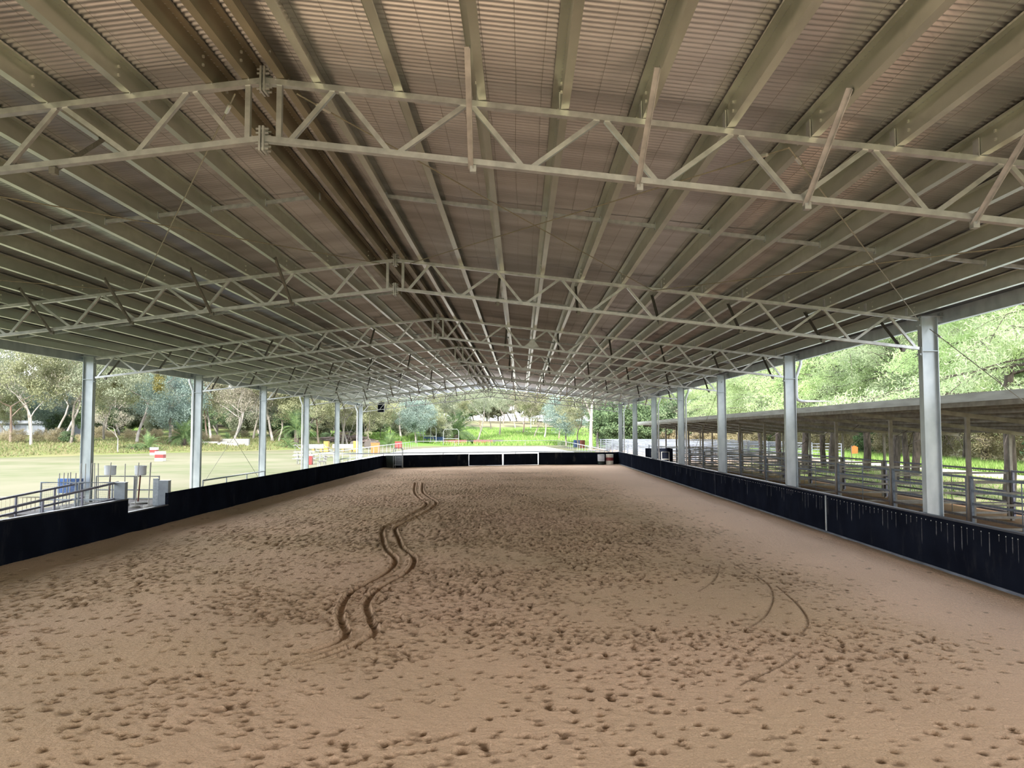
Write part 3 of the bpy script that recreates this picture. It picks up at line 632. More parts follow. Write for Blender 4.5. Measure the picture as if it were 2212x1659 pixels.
t=thing('steel_gate_box','grey steel end box of the kickboards right of the platform opening','post',(-7.30,21.95,0)); obj('casing',MB().box((-.14,-.05,.0),(.12,.12,1.2)),M['panelsteel'],t); obj('cap',MB().box((-.15,-.06,1.2),(.13,.13,1.212)),M['rail'],t); obj('slide_channel',MB().box((-.32,.0,.5),(-.17,.05,1.26)),M['rail'],t)
t=thing('blue_crate','dark blue mesh crate behind the left mesh gate','crate',(-10.85,23.0,.0)); 
obj('panel',MB().box((0,0,.78),(.72,.03,1.2)),M['blue'],t)
g=MB()
for i in range(16): g.box((.02+i*.045,-.012,.80),(.03+i*.045,0,1.18))
for i in range(9): g.box((.02,-.012,.80+i*.045),(.70,0,.81+i*.045))
obj('bars',g,M['blue'],t)
for x in (0.02,.7): obj('leg',MB().tube([(x,.02,0),(x,.02,1.2)],.02,6),M['rail'],t)
def tub(x,y,label,lean=0.):
    t=thing('tub_on_pole',label,'tub',(x,y,.5))
    obj('pole',MB().tube([(lean,0,.03),(0,0,.82)],.022,8),M['rust'],t)
    obj('foot',MB().lathe([(.22,0),(.24,.03),(.1,.06)],n=20),M['concrete'],t)
    obj('tub',MB().lathe([(.125,0),(.15,.012),(.156,.05),(.156,.2),(.165,.27),(.158,.275),(.145,.2)],(0,0,.80),22),M['drumwhite'],t,smooth=False)
tub(-9.27,22.85,'white plastic tub on a rusty pole, the left one of two on the platform'); tub(-8.40,22.85,'white plastic tub on a leaning rusty pole, right one on the platform',-.05)
poles=[(703,343,697,.0),(727,340,715,.1),(775,336,765,.0),(805,338,790,.1),(870,342,865,0),(905,228,880,1),(965,345,960,0),(985,230,985,1),(1035,225,1010,1),(1120,220,1130,1),(1137,228,1150,1),(1265,218,1235,1),(1490,230,1490,1),(1628,218,1595,1),(1750,216,1728,1),(1793,216,1780,1)]
for i,(xt,yt,xb,tall) in enumerate(poles):
    Yp=(22.2 if tall==1 else 21.2)+(.0 if i<13 else -.7); f=lambda px: CAM[0]-(1126.1-px*.18083)/FPX*Yp
    z1=CAM[2]-(960+yt*.18083-933)/FPX*Yp
    lab=('thin white riding pole in a round base just right of the right tub' if i>=13 else 'thin white riding pole standing among the gear left of the tubs' )
    t=thing('marker_pole',lab,'pole',(f(xb),Yp+.12*(i%3),.5),group='marker poles right of the tubs' if i>=13 else 'marker poles left of the tubs')
    obj('pole',MB().tube([(0,0,.03),(f(xt)-f(xb),0,z1-.5)],.0135,8),M['white'],t); obj('base',MB().lathe([(.13,0),(.14,.02),(.12,.055),(.03,.07)],n=18),M['concrete'],t)
# ------------------------------------------------------------------ stable with yards on the right
FXs,FZ,RXs,RZ=11.9,3.30,17.3,2.64
Y0s,Y1s=9.0,66.0
def rz(x): return FZ+(RZ-FZ)*(x-FXs)/(RXs-FXs)
t=thing('stable_roof','long low weathered skillion roof over the yards on the right','roof',(FXs,Y0s,0))
n=260; v=[];F=[]
ys_=np.linspace(0,Y1s-Y0s,n)
mb=MB().poly([(0,0,FZ-.02),(RXs-FXs,0,RZ-.02),(RXs-FXs,Y1s-Y0s,RZ-.02),(0,Y1s-Y0s,FZ-.02),(0,0,FZ+.01),(RXs-FXs,0,RZ+.01),(RXs-FXs,Y1s-Y0s,RZ+.01),(0,Y1s-Y0s,FZ+.01)],[(3,2,1,0),(4,5,6,7),(0,1,5,4),(1,2,6,5),(2,3,7,6),(3,0,4,7)])
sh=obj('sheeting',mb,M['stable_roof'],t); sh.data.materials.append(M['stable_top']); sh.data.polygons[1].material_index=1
obj('fascia',MB().box((-.05,0,FZ-.14),(0,Y1s-Y0s,FZ+.04)),M['fascia'],t)
obj('front_channel',MB().box((.02,0,FZ-.24),(.06,Y1s-Y0s,FZ-.13)),M['stable_steel'],t)
for i in range(1,8):
    x=(RXs-FXs)*i/7.5; z=rz(FXs+x)
    obj('purlin',MB().box((x,0,z-.17),(x+.05,Y1s-Y0s,z-.03)),M['stable_steel'],t)
obj('rear_channel',MB().box((RXs-FXs-.05,0,RZ-.14),(RXs-FXs,Y1s-Y0s,RZ+.02)),M['stable_steel'],t)
pyl=[11.3+4*k for k in range(14)]
for k,y in enumerate(pyl):
    mb=MB().beam((.1,y-Y0s,rz(FXs+.1)-.23),(RXs-FXs-.1,y-Y0s,rz(RXs-.1)-.23),.06,.1); obj('rafter',mb,M['stable_steel'],t)
pf=MB().box((-.045,-.045,0),(.045,.045,rz(13.1)-.28)).mesh('post',M['stable_steel']); pr=MB().box((-.04,-.04,0),(.04,.04,rz(16.5)-.28)).mesh('post',M['stable_steel'])
for k,y in enumerate(pyl):
    for x,me,sd in ((13.1,pf,'front'),(16.5,pr,'rear')):
        o=link('stable_post',me,None,(x,y,0)); tag(o,'square steel post in the %s row under the stable roof, %s from the camera'%(sd,ORD[k]),'post',group='%s posts of the stable'%sd)
def yard_panel(L,ax,label,m='yard_rail',nr=5,h=1.45,group=None):
    t=thing('yard_panel',label,'yard panel',group=group); d=(0,1,0) if ax=='y' else (1,0,0); d=Vector(d)
    for i in range(nr):
        z=.22+(h-.22)*i/(nr-1)
        obj('rail',MB().beam(Vector((0,0,z))+d*.04,Vector((0,0,z))+d*(L-.04),.03,.055),M[m],t)
    for e in (.04,L-.04): obj('upright',MB().box((d.x*e-.03,d.y*e-.03,.05),(d.x*e+.03,d.y*e+.03,h+.03)),M[m],t)
    obj('stay',MB().tube([d*(L/2)+Vector((0,0,.22)),d*(L/2)+Vector((0,0,h))],.012,6),M[m],t)
    return t
pa=pb=pc=None
for k,y in enumerate(pyl):
    fr=(13.1,y+.06,0); rr=(16.5,y+.06,0); cr=(13.16,y,0)
    if k==0:
        pa=yard_panel(3.88,'y','x',group='front panels of the yards'); pb=yard_panel(3.28,'x','x',m='stable_steel',h=1.35,group='dividing panels of the yards'); pc=yard_panel(3.88,'y','x',m='rail_purple',h=1.4,group='rear panels of the yards'); A,B,C_=pa,pb,pc
        for o,l in ((A,fr),(B,cr),(C_,rr)): o.location=l
    else: A,B,C_=dup(pa,fr),dup(pb,cr),dup(pc,rr)
    A['label']='five-bar yard panel between the %s and %s front stable posts'%(ORD[k],ORD[k+1]); B['label']='dividing yard panel running back from the %s front stable post'%ORD[k]; C_['label']='five-bar yard panel in the rear row after the %s rear stable post'%ORD[k]
# pens in the sun farther back on the right
pd_=None; cnt=0
for i in range(7):
    for j,x in enumerate((13.5,17.5,21.5,26)):
        y=70+i*7; 
        for ax in 'xy':
            if pd_ is None: pd_={a:yard_panel(4.2 if a=='x' else 6.6,a,'x',m='shedwall',h=1.5,nr=6) for a in 'xy'}; 
            o=pd_[ax] if cnt<2 else dup(pd_[ax]); cnt+=1
            o.location=(x,y,gz(x,y)); o['label']='pale blue-grey pen panel of the sunlit yards beyond the far right columns'; o['group']='panels of the sunlit yards'
t=thing('dark_trailer','dark panelled box with white window frames outside the far right columns','box',(11.0,53.5,0))
obj('box_body',MB().box((-.1,0,0),(1.5,1.4,1.42)),M['board'],t); 
for x in (.1,.75): obj('window_frame',MB().tube([(x,-.03,.25),(x,-.03,1.2),(x+.5,-.03,1.2),(x+.5,-.03,.25),(x,-.03,.25)],.03,5).tube([(x,-.03,.72),(x+.5,-.03,.72)],.025,5),M['white'],t)
t=thing('orange_barrier','small orange sheet on a stake between the pines beyond the yards','barrier',(29.4,66,0)); obj('sheet',MB().poly([(x_*.55,y_,.75+z_*.55) for x_,y_,z_ in [(0,0,0),(1.0,.1,.05),(1.05,.1,.95),(.5,.0,1.2),(0,0,1.05),(0,.03,0),(1.0,.13,.05),(1.05,.13,.95),(.5,.03,1.2),(0,.03,1.05)]],[(0,1,2,3,4),(9,8,7,6,5),(0,5,6,1),(1,6,7,2),(2,7,8,3),(3,8,9,4),(4,9,5,0)]),M['orange'],t); obj('stake',MB().tube([(0,0.015,0),(0,0.015,1.4)],.03,6),M['wood'],t)
# ------------------------------------------------------------------ things on the lawn and round the outdoor arena
def at(px,Y): return CAM[0]+(px-1126.1)/FPX*Y
def marker(x,y,label):
    t=thing('marker_drum',label,'marker',(x,y,0)); 
    for z0,z1,m,nm in ((0,.27,'white','lower_band'),(.27,.58,'red','red_band'),(.58,.85,'white','upper_band')): obj(nm,MB().box((-.36,-.3,z0),(.36,.3,z1)),M[m],t)
marker(-37.9,88,'white block with a red band on the lawn, the farther of two'); marker(-29.0,69.8,'white block with a red band on the lawn, the nearer of two')
def bench(x,y,rotz,label):
    t=thing('park_bench',label,'bench',(x,y,0),rotz)
    for i in range(3): obj('seat_slat',MB().box((-1.1,-.28+i*.16,.43),(1.1,-.15+i*.16,.46)),M['wood'],t)
    for i in range(2): obj('back_slat',MB().beam((-1.1,.22+i*.03,.6+i*.17),(1.1,.22+i*.03,.6+i*.17),.03,.12),M['wood'],t)
    for x_ in (-.8,.8): obj('leg',MB().tube([(x_,-.24,0),(x_,-.24,.43),(x_,.18,.43),(x_,.27,.85)],.02,6).tube([(x_,.18,.43),(x_,.2,0)],.02,6),M['rail'],t)
bench(-11.75,57.3,-1.25,'grey slatted bench outside the left wall near the sixth column')
def picnic(x,y,rotz,label):
    t=thing('picnic_table',label,'table',(x,y,0),rotz)
    obj('tabletop',MB().box((-.9,-.38,.72),(.9,.38,.76)),M['white'],t)
    for s in (-1,1): obj('seat',MB().box((-.9,s*.75-.14,.43),(.9,s*.75+.14,.46)),M['white'],t)
    for x_ in (-.6,.6): obj('leg',MB().tube([(x_,-.75,.43),(x_,.75,.43)],.025,6).tube([(x_,-.3,0),(x_,-.3,.72)],.025,6).tube([(x_,.3,0),(x_,.3,.72)],.025,6),M['rail_light'],t)
picnic(-14.6,63.5,.1,'white picnic table beside the red box and left column'); picnic(-17.0,72.0,.1,'white picnic table nearest the bleachers')
def bleacher(x,y,rotz,label):
    t=thing('bleacher',label,'bleacher',(x,y,0),rotz)
    for i in range(4): obj('seat_plank',MB().box((-2.6,i*.6,.4+i*.28),(2.6,i*.6+.28,.44+i*.28)),M['rail_light'],t)
    for x_ in (-2.4,0,2.4): obj('side_frame',MB().tube([(x_,0,0),(x_,2,1.3),(x_,2,0),(x_,0,0)],.03,6).tube([(x_,.7,0),(x_,.7,.6)],.025,6),M['rail_light'],t)
bleacher(-16.7,79,1.25,'white tiered bleacher on the lawn between two left columns')
t=thing('red_box','red box beside the sixth left column','box',(-14.05,62.6,0)); obj('body',MB().box((-.22,-.2,0),(.22,.2,.62)),M['red'],t); obj('lid',MB().box((-.24,-.22,.62),(.24,.22,.66)),M['red'],t)
t=thing('orange_bin','orange box by the left rail of the outdoor arena','box',(-14.55,93.5,0)); obj('body',MB().box((-.45,-.3,0),(.45,.3,1.2)),M['orange'],t); obj('lid',MB().box((-.48,-.33,1.2),(.48,.33,1.28)),M['orange'],t)
t=thing('red_bin','small red box by the far end of the left arena rail','box',(-16.5,124,0)); obj('body',MB().box((-.5,-.3,0),(.5,.3,1.0)),M['red'],t); obj('lid',MB().box((-.53,-.33,1.0),(.53,.33,1.07)),M['red'],t)
for px,Y,lab in ((692,103,'yellow and white jump block on the lawn edge, left one'),(756,104,'yellow and white jump block on the lawn edge, right one')):
    x=at(px-10,Y); t=thing('jump_block',lab,'jump',(x,Y,gz(x,Y))); obj('roll_top',MB().tube([(-1.6,0,.62),(1.1,0,.62)],.33,10),M['white'],t); 
    obj('end_block',MB().box((1.1,-.35,0),(1.7,.35,1.35)),M['yellowwood'],t)
    for x_ in (-1.4,-.4,.6): obj('foot',MB().box((x_,-.3,0),(x_+.3,.3,.32)),M['yellowwood'],t)
for px,Y,lab in ((765,118,'round timber cable reel standing left of the farthest left column'),(796,120,'grey round cable reel right of the farthest left column'),(803,122,'grey round cable reel, right one of the leaning pair')):
    x=at(px,Y); t=thing('cable_reel',lab,'reel',(x,Y,gz(x,Y)),.4); 
    for s in (-.25,.25): obj('disc',MB().tube([(0,s-.04,.62),(0,s+.04,.62)],.62,24),M['wood'],t)
    obj('hub',MB().tube([(0,-.25,.62),(0,.25,.62)],.28,14),M['wood'],t)
for px,Y,m,lab,L in ((990,158,'red','long dark red box beyond the far arena rail, left one',6),(1037,158,'red','dark red box beyond the far arena rail, right one',5),(1060,160,'wood','low dark timber box right of the red boxes',5),(938,158,'blue','blue tarpaulin bundle beyond the far arena rail',4)):
    x=at(px,Y); t=thing('storage_box',lab,'box',(x,Y,gz(x,Y))); obj('body',MB().box((-L/2,-.5,0),(L/2,.5,.85)),M[m],t); obj('lid',MB().box((-L/2-.05,-.55,.85),(L/2+.05,.55,.93)),M[m],t)
for i,(px,w_) in enumerate(((901,2.6),(915,2.4),(958,2.9))):
    x=at(px,152); t=thing('hooped_frame','white hooped frame behind the far arena rail, %s from the left'%ORD[i],'frame',(x,152,gz(x,152)))
    obj('hoop',MB().tube([(0,0,0),(0,0,2.6),(.3,0,3.0),(w_-.3,0,3.0),(w_,0,2.6),(w_,0,0)],.06,6),M['rail_light'],t); obj('cross_bar',MB().tube([(0,0,1.2),(w_,0,1.2)],.05,6),M['rail_light'],t)
for px,Y,m,lab in ((1244,133,'blue','blue drum under the gum trees, the left one of two'),(1254,131,'blue','blue drum under the gum trees, right one beside the rusty drum'),(1257.5,129,'rust','rusty brown drum beside the blue drum')):
    x=at(px,Y); drum((x,Y,gz(x,Y)),.42,1.2,[(0,.9,m,'body'),(.9,1,m,'rim')],lab,'drum','storage_drum')
# low edging logs along the lawn
for px,Y,L,hh,lab in ((445,112,3.2,.22,'white edging plank at the back of the lawn, left one'),(468,113,3.0,.25,'white edging plank at the back of the lawn, middle one'),(488,112,3.2,.25,'white edging plank right of the middle one'),(500,114,5,.75,'low grey concrete block at the back of the lawn')):
    x=at(px,Y); t=obj('edging_block' ,MB().box((-L/2,-.25,-.3),(L/2,.25,hh)),M['greyblock' if hh>.5 else 'concrete'],None,(x,Y,gz(x,Y))); tag(t,lab,'edging')
# shed and shelter
x0,x1=-97,-79.5; t=thing('long_shed','long low pale blue shed with a white roof behind the left gums','shed',(x0,150,gz(-88,150)))
obj('wall',MB().box((0,0,-.6),(x1-x0,6,2.15)),M['shedwall'],t); obj('roof',MB().poly([(-.4,-.5,2.1),(x1-x0+.4,-.5,2.1),(x1-x0+.4,3,2.7),(-.4,3,2.7),(x1-x0+.4,6.5,2.1),(-.4,6.5,2.1)],[(0,1,2,3),(3,2,4,5),(0,3,5),(1,4,2),(0,5,4,1)]),M['shedroof'],t)
for x_ in (2,6.5,11): obj('door',MB().box((x_,-.05,-.2),(x_+1.2,0,1.7)),M['rail'],t)
x=at(1180,232); t=thing('picnic_shelter','pale roofed shelter on the green slope beyond the arena','shelter',(x,232,gz(x,232)-0.3)); obj('roof',MB().poly([(-5,-3,3),(5,-3,3),(5,3,3),(-5,3,3),(-2,0,4),(2,0,4)],[(0,1,5,4),(1,2,5),(2,3,4,5),(3,0,4),(3,2,1,0)]),M['rail_light'],t)
for a in (-4.5,4.5):
    for b_ in (-2.6,2.6): obj('post',MB().box((a-.1,b_-.1,-1),(a+.1,b_+.1,3)),M['rail'],t)
for px,Y,lab in ((1140,205,'white log lying on the green slope left of the shelter posts'),(1165,198,'white log lying on the green slope, right one')):
    x=at(px,Y); tag(obj('fallen_log',MB().tube([(-3,0,.15),(0,.4,.2),(3,.1,.15)],[.22,.25,.18],8),M['concrete'],None,(x,Y,gz(x,Y))),lab,'log')
# ------------------------------------------------------------------ outdoor ground
g=MB()
def terrain():
    gx=np.concatenate([np.arange(-260,-60,8),np.arange(-60,60,3),np.arange(60,200,8)]); gy=np.concatenate([np.arange(-60,60,6),np.arange(60,260,4),np.arange(260,520,12)])
    nx,ny=len(gx),len(gy); V=[(x,y,gz(x,y)-(.35 if (-11<x<13 and y<65) else .04)) for y in gy for x in gx]; Fs=[]; mi=[]
    inside=lambda x,y: (-8<x<10.3) and (y<61)
    for j in range(ny-1):
        for i in range(nx-1):
            a=j*nx+i; Fs.append((a,a+1,a+nx+1,a+nx))
            cx,cy=(gx[i]+gx[i+1])/2,(gy[j]+gy[j+1])/2
            mi.append(2 if (cy>262 or (cy>235 and -30<cx<60)) else (1 if (cy>140 and cx>-25 and cx<80) else 0))
    me=bpy.data.meshes.new('terrain'); me.from_pydata(V,[],Fs); 
    for m in ('terrain','green_hill','dryfield'): me.materials.append(M[m])
    me.polygons.foreach_set('material_index',mi); me.polygons.foreach_set('use_smooth',[True]*len(Fs)); me.update()
    o=link('terrain',me); o['kind']='structure'
terrain()
def slab(name,pts,z,m,th=.15):
    n=len(pts); P=[(x,y,z) for x,y in pts]+[(x,y,z-th) for x,y in pts]
    F=[tuple(range(n)),tuple(range(2*n-1,n-1,-1))]+[(i,n+i,n+(i+1)%n,(i+1)%n) for i in range(n)]
    struct(name,MB().poly(P,F),M[m])
slab('lawn',[(-7.3,-20),(-7.3,56.5),(-12.2,57.5),(-12.4,68),(-14,100),(-15.5,137),(-26,128),(-33.5,110),(-39,102.5),(-46,90),(-49,78.6),(-56,70),(-60,-20)],-.012,'lawn')
slab('outdoor_arena',[(-12.1,57.7),(-3.5,61.4),(2,64.1),(9.6,67.3),(9.2,100),(6.5,140),(-8,138),(-14.0,118),(-13.2,80),(-12.4,66)],-.006,'white_sand')
slab('arena_verge',[(9.6,63.1),(14,63.1),(14,75),(10.8,110),(10.5,152),(-16,141),(-15.0,118),(-7,140),(6.5,142),(9.25,100),(9.7,67)],-.018,'lawn')
slab('arena_surround',[(-7.2,56.5),(-5.9,57.4),(-1.4,60.2),(3.8,62.5),(10.1,63.1),(12,64),(9.8,67.2),(2,64),(-3.5,61.3),(-12,57.6)],-.02,'white_sand')
slab('yard_ground',[(10.05,-10),(18.5,-10),(18.5,52),(10.05,52)],-.01,'yard_dirt')
slab('yard_ground_far',[(10.05,52),(18.5,52),(30,66),(30,122),(12,122),(12,64),(10.05,63)],-.011,'yard_pink')
slab('leaf_litter',[(18.5,-10),(28.8,-10),(28.8,66),(30,66),(18.5,52)],-.013,'litter')
slab('gravel_track',[(28.8,-10),(31.6,-10),(31.6,110),(30,110),(28.8,66)],-.009,'track')
slab('grass_strip',[(31.6,-20),(60,-20),(60,140),(31.6,140)],.0,'green_hill')
# ------------------------------------------------------------------ plants
def leafmesh(name, Cn, L, Wd, droop, m, spread=1.):
    n=len(Cn); r=rng
    a=r.normal(0,1,(n,3)); a[:,2]-=droop; a/=np.linalg.norm(a,axis=1)[:,None]
    b=np.cross(a,r.normal(0,1,(n,3))); b/=np.linalg.norm(b,axis=1)[:,None]+1e-9
    ll=L*r.uniform(.6,1.3,(n,1)); ww=Wd*r.uniform(.7,1.3,(n,1))
    V=np.stack([Cn-a*ll/2,Cn+b*ww/2,Cn+a*ll/2,Cn-b*ww/2],1).reshape(-1,3).astype(np.float32)
    me=bpy.data.meshes.new(name); me.vertices.add(4*n); me.vertices.foreach_set('co',V.ravel())
    me.loops.add(4*n); me.loops.foreach_set('vertex_index',np.arange(4*n,dtype=np.int32)); me.polygons.add(n); me.polygons.foreach_set('loop_start',np.arange(n,dtype=np.int32)*4)
    me.update(); me.materials.append(m); return me
def skeleton(seed,H,spread,fork,trunk_r,levels=4,up=.35,lean=(0,0),kids=(2,4),wob=.25):
    r=random.Random(seed); segs=[]; tips=[]
    def br(p,d,L,rad,lv):
        n=4 if lv<2 else 3; pts=[p]; rads=[rad]
        for i in range(n):
            w0=wob*(.3 if lv==0 and kids[1]==4 else 1); d=(d+Vector((r.gauss(0,w0),r.gauss(0,w0),r.gauss(0,w0*.5)+(up*.15)))*(.5 if lv==0 else .8)).normalized()
            p=p+d*(L/n); pts.append(p); rads.append(rad*(1-.45*(i+1)/n))
        segs.append((pts,rads,lv))
        if lv>=2 or (lv==1 and kids[1]==3): tips.extend(pts[2:])
        if lv>=levels: tips.append(p); return
        k=r.randint(*kids)
        for j in range(k):
            a=r.uniform(0,2*PI); tilt=r.uniform(.35,1.0)*spread
            side=Vector((math.cos(a),math.sin(a),0)); nd=(d*math.cos(tilt)+side*math.sin(tilt)+Vector((0,0,up*.3))).normalized()
            q=pts[-1] if j<2 else pts[-2]
            br(q,nd,L*r.uniform(.55,.85)*(1.25 if lv==0 else 1),rads[-1]*r.uniform(.6,.85),lv+1)
    br(Vector((0,0,-.3)),Vector((lean[0],lean[1],1)).normalized(),H*fork,trunk_r,0)
    return segs,tips
def clumps(name,Cn,nleaf,R,lsize,droop,m):
    r=rng; k=len(Cn); sz=r.uniform(.6,1.25,k)*R; idx=r.integers(0,k,nleaf); off=r.normal(0,1,(nleaf,3)); off/=np.linalg.norm(off,axis=1)[:,None]
    off*=(r.random((nleaf,1))**.4)*sz[idx][:,None]; off[:,2]*=.7
    return leafmesh(name,Cn[idx]+off,lsize[0],lsize[1],droop,M[m])
def pine_skeleton(seed,H,tr):
    r=random.Random(seed); segs=[]; T=[]
    lean=Vector((r.gauss(0,.03),r.gauss(0,.03),1)); P=[lean*z+Vector((r.gauss(0,.05),r.gauss(0,.05),0)) for z in np.linspace(-.3,H,9)]
    segs.append((P,[tr*(1-.8*i/8) for i in range(9)],0)); z=3.5
    while z<H*.97:
        for j in range(r.randint(2,4)):
            a=r.uniform(0,2*PI); f=1-(z/H); L=(H*.10+H*.30*min(f*1.6,1))*r.uniform(.6,1.15); d=Vector((math.cos(a),math.sin(a),r.uniform(.0,.45))); p=lean*z; pts=[p]
            for k in range(6):
                d=(d+Vector((r.gauss(0,.13),r.gauss(0,.13),-.07+r.gauss(0,.06)))).normalized(); p=p+d*L/6; pts.append(p)
                if k>1 and p.z>3.6: T.append(p)
                if k>=1 and r.random()<.85:
                    dd=(d+Vector((r.gauss(0,.8),r.gauss(0,.8),r.gauss(-.1,.3)))).normalized(); q=[p]; 
                    for _ in range(3): q.append(q[-1]+dd*L*.13); dd=(dd+Vector((0,0,-.15))).normalized()
                    segs.append((q,[.02,.014,.01,.006],3)); T+= [w_ for w_ in q[2:] if w_.z>3.4]
            segs.append((pts,[.055*(1-.13*k)*(.5+f) for k in range(7)],2))
        z+=r.uniform(.35,.7)
    return segs,T
def make_tree(name,seed,H,spread,fork,tr,bark,leaf,nleaf,clump,lsize,droop=.8,levels=4,up=.35,style='gum'):
    r=rng; pine=style=='pine'
    if pine: segs,tips=pine_skeleton(seed,H,tr); s=1
    else:
        segs,tips=skeleton(seed,H,spread,fork,tr,levels,up,(0,0),(2,3) if style=='gum' else (2,4),.06 if name=='gumF' else .25); s=H/max(t.z for t in tips)
    T=np.array([tuple(t*s) for t in tips]); tb=MB()
    for pts,rads,lv in segs: tb.tube([p*s for p in pts],[max(x*(min(max(s,.6),1)),.010) for x in rads],8 if lv==0 else (6 if lv==1 else 3),cap=False)
    if style=='gum':
        k=len(T); T=T[r.permutation(k)[:110]]
        i,j=r.integers(0,len(T),(2,70)); w=r.uniform(.2,.8,(70,1)); F=T[i]*w+T[j]*(1-w); F[:,2]-=r.uniform(.02,.34,70)*H; F[:,:2]*=r.uniform(.8,1.15,(70,1)); F=F[F[:,2]>H*.2]
        T=np.concatenate([T,F])
    elif style=='bush':
        n=90; v=r.normal(0,1,(n,3)); v/=np.linalg.norm(v,axis=1)[:,None]; v*=(r.random((n,1))**.4); T=v*np.array([.48*H*spread/1.2,.48*H*spread/1.2,.42*H])+np.array([0,0,.5*H])
    elif style=='round':
        n=140; v=r.normal(0,1,(n,3)); v/=np.linalg.norm(v,axis=1)[:,None]; v*=(r.random((n,1))**.35); T=v*np.array([.44*H,.44*H,.38*H])+np.array([0,0,.60*H])
    me=clumps('foliage',T,nleaf,clump,lsize,droop,leaf)
    return tb.mesh('trunk',M[bark],True),me
SPEC={
 'gumA':('gum_tree',3,16,1.05,.20,.24,'pal_bark','leaf_grey',16000,1.2,(.32,.11)),
 'gumB':('gum_tree',8,18,.9,.24,.24,'white_bark','leaf_grey',15000,1.2,(.32,.105)),
 'gumC':('gum_tree',21,13,1.15,.17,.20,'red_bark','leaf_olive',16000,1.15,(.30,.11)),
 'gumD':('gum_tree',34,15,1.2,.17,.24,'white_bark','leaf_brown',13000,1.2,(.28,.09)),
 'gumE':('gum_tree',55,11,1.15,.17,.16,'pal_bark','leaf_olive',13000,1.0,(.28,.10)),
 'gumF':('gum_tree',9,19,.6,.50,.46,'white_bark','leaf_grey',12000,1.2,(.30,.11)),
 'blue':('wattle_tree',13,10.5,1.2,.20,.22,'pal_bark','leaf_blue',26000,1.25,(.26,.09)),
 'bare':('bare_tree',42,12,1.0,.28,.22,'white_bark','leaf_brown',2600,1.2,(.25,.09)),
 'dark':('bushy_tree',61,8,1.2,.16,.2,'pal_bark','leaf_dark',16000,1.1,(.32,.14)),
 'pineA':('pine_tree',5,13,1,0,.25,'pine_bark','leaf_pine',60000,.62,(.20,.032)),
 'pineB':('pine_tree',17,14,1,0,.26,'pine_bark','leaf_pine2',60000,.66,(.20,.032)),
 'pineC':('pine_tree',27,12,1,0,.22,'pine_bark','leaf_pine',52000,.66,(.21,.034)),
 'fill':('bushy_tree',77,7,1.25,.12,.10,'twig','leaf_grey',15000,1.1,(.36,.14)),
 'scrub':('scrub_bush',71,3.4,1.4,.15,.06,'twig','leaf_scrub',7000,.6,(.22,.05)),
 'shrub':('leafy_shrub',72,3.2,1.3,.15,.06,'twig','leaf_dark',7000,.6,(.22,.09)),
}
TM={}
for kname,sp in SPEC.items():
    nm,seed,H,spread,fork,tr,bark,leaf,nl,cl_,ls=sp
    st_='pine' if 'pine' in kname else 'gum' if 'gum' in kname else 'round' if kname=='blue' else 'bare' if kname=='bare' else 'bush'
    TM[kname]=(nm,)+make_tree(kname,seed,H,spread,fork,tr,bark,leaf,nl,cl_,ls,droop=(.9 if st_=='gum' else .3),levels=5 if st_=='gum' else (3 if kname in('scrub','shrub') else 4),style=st_)
def plant(kind,x,y,sc,rot,label,group=None,cat=None):
    nm,tb,fo=TM[kind]
    t=thing(nm,label,cat or nm.replace('_',' '),(x,y,gz(x,y)),rot,group); t.scale=(sc,sc,sc)
    link('trunk' if kind not in ('scrub','shrub') else 'stems',tb,t); link('foliage',fo,t); return t
rt=random.Random(5)
# left grove, front row: each tree told apart
front=[(20,96,'gumC',.95,'olive gum tree at the far left edge of the picture behind the lawn'),(62,92,'bare',.85,'thin pale gum with bare stems left of the shed window side'),
 (148,97,'gumA',.9,'dark leaning gum tree just left of the third left column'),(110,110,'gumB',.85,'tall gum reaching above the blue shed'),
 (222,108,'gumE',1.0,'olive gum right behind the third left column'),(252,93,'bare',.42,'small forked bare tree on the lawn edge'),
 (292,104,'gumB',.9,'tall white-limbed gum left of the blue-grey wattle'),(366,108,'blue',1.0,'rounded blue-grey wattle left of the fourth column'),
 (455,125,'gumD',.95,'brown-leaved gum with white branches right of the fourth column'),(505,122,'gumD',.88,'white-branched gum above the grey concrete block'),
 (545,128,'gumA',.85,'grey gum just left of the fifth column'),(600,125,'gumE',1.1,'olive gum right of the fifth column'),(690,128,'gumC',.8,'green gum between the bleacher and seventh column'),
 (752,132,'gumB',.75,'slender white gum left of the farthest left column')]
for px,Y,k,s,l in front: plant(k,at(px,Y),Y,s,rt.uniform(0,6),l)
G1='grey-green gum trees of the grove behind the left lawn'
for i in range(30):
    px=-260+i*37+rt.uniform(-12,12); Y=rt.uniform(122,140) if i%2 else rt.uniform(142,165)
    plant(rt.choice(['gumA','gumB','gumC','gumD','gumD','gumE']),at(px,Y),Y,rt.uniform(.8,1.08),rt.uniform(0,6),'grey-green gum tree deep in the grove behind the left lawn',G1)
for i in range(26):
    px=-240+i*42+rt.uniform(-12,12); Y=rt.uniform(170,200)
    plant(rt.choice(['gumA','gumC','dark','gumD','dark']),at(px,Y),Y,rt.uniform(.8,1.05),rt.uniform(0,6),'hazy tree at the back of the grove behind the left lawn','trees at the back of the left grove')
G2='low bushy trees filling the back of the left grove'
for i in range(46):
    px=-260+i*27+rt.uniform(-9,9); Y=rt.uniform(140,172)
    plant(rt.choice(['dark','gumE','fill','blue','fill']),at(px,Y),Y,rt.uniform(.75,1.0) if i%2 else rt.uniform(.6,.8),rt.uniform(0,6),'low bushy tree filling the back of the left grove',G2)
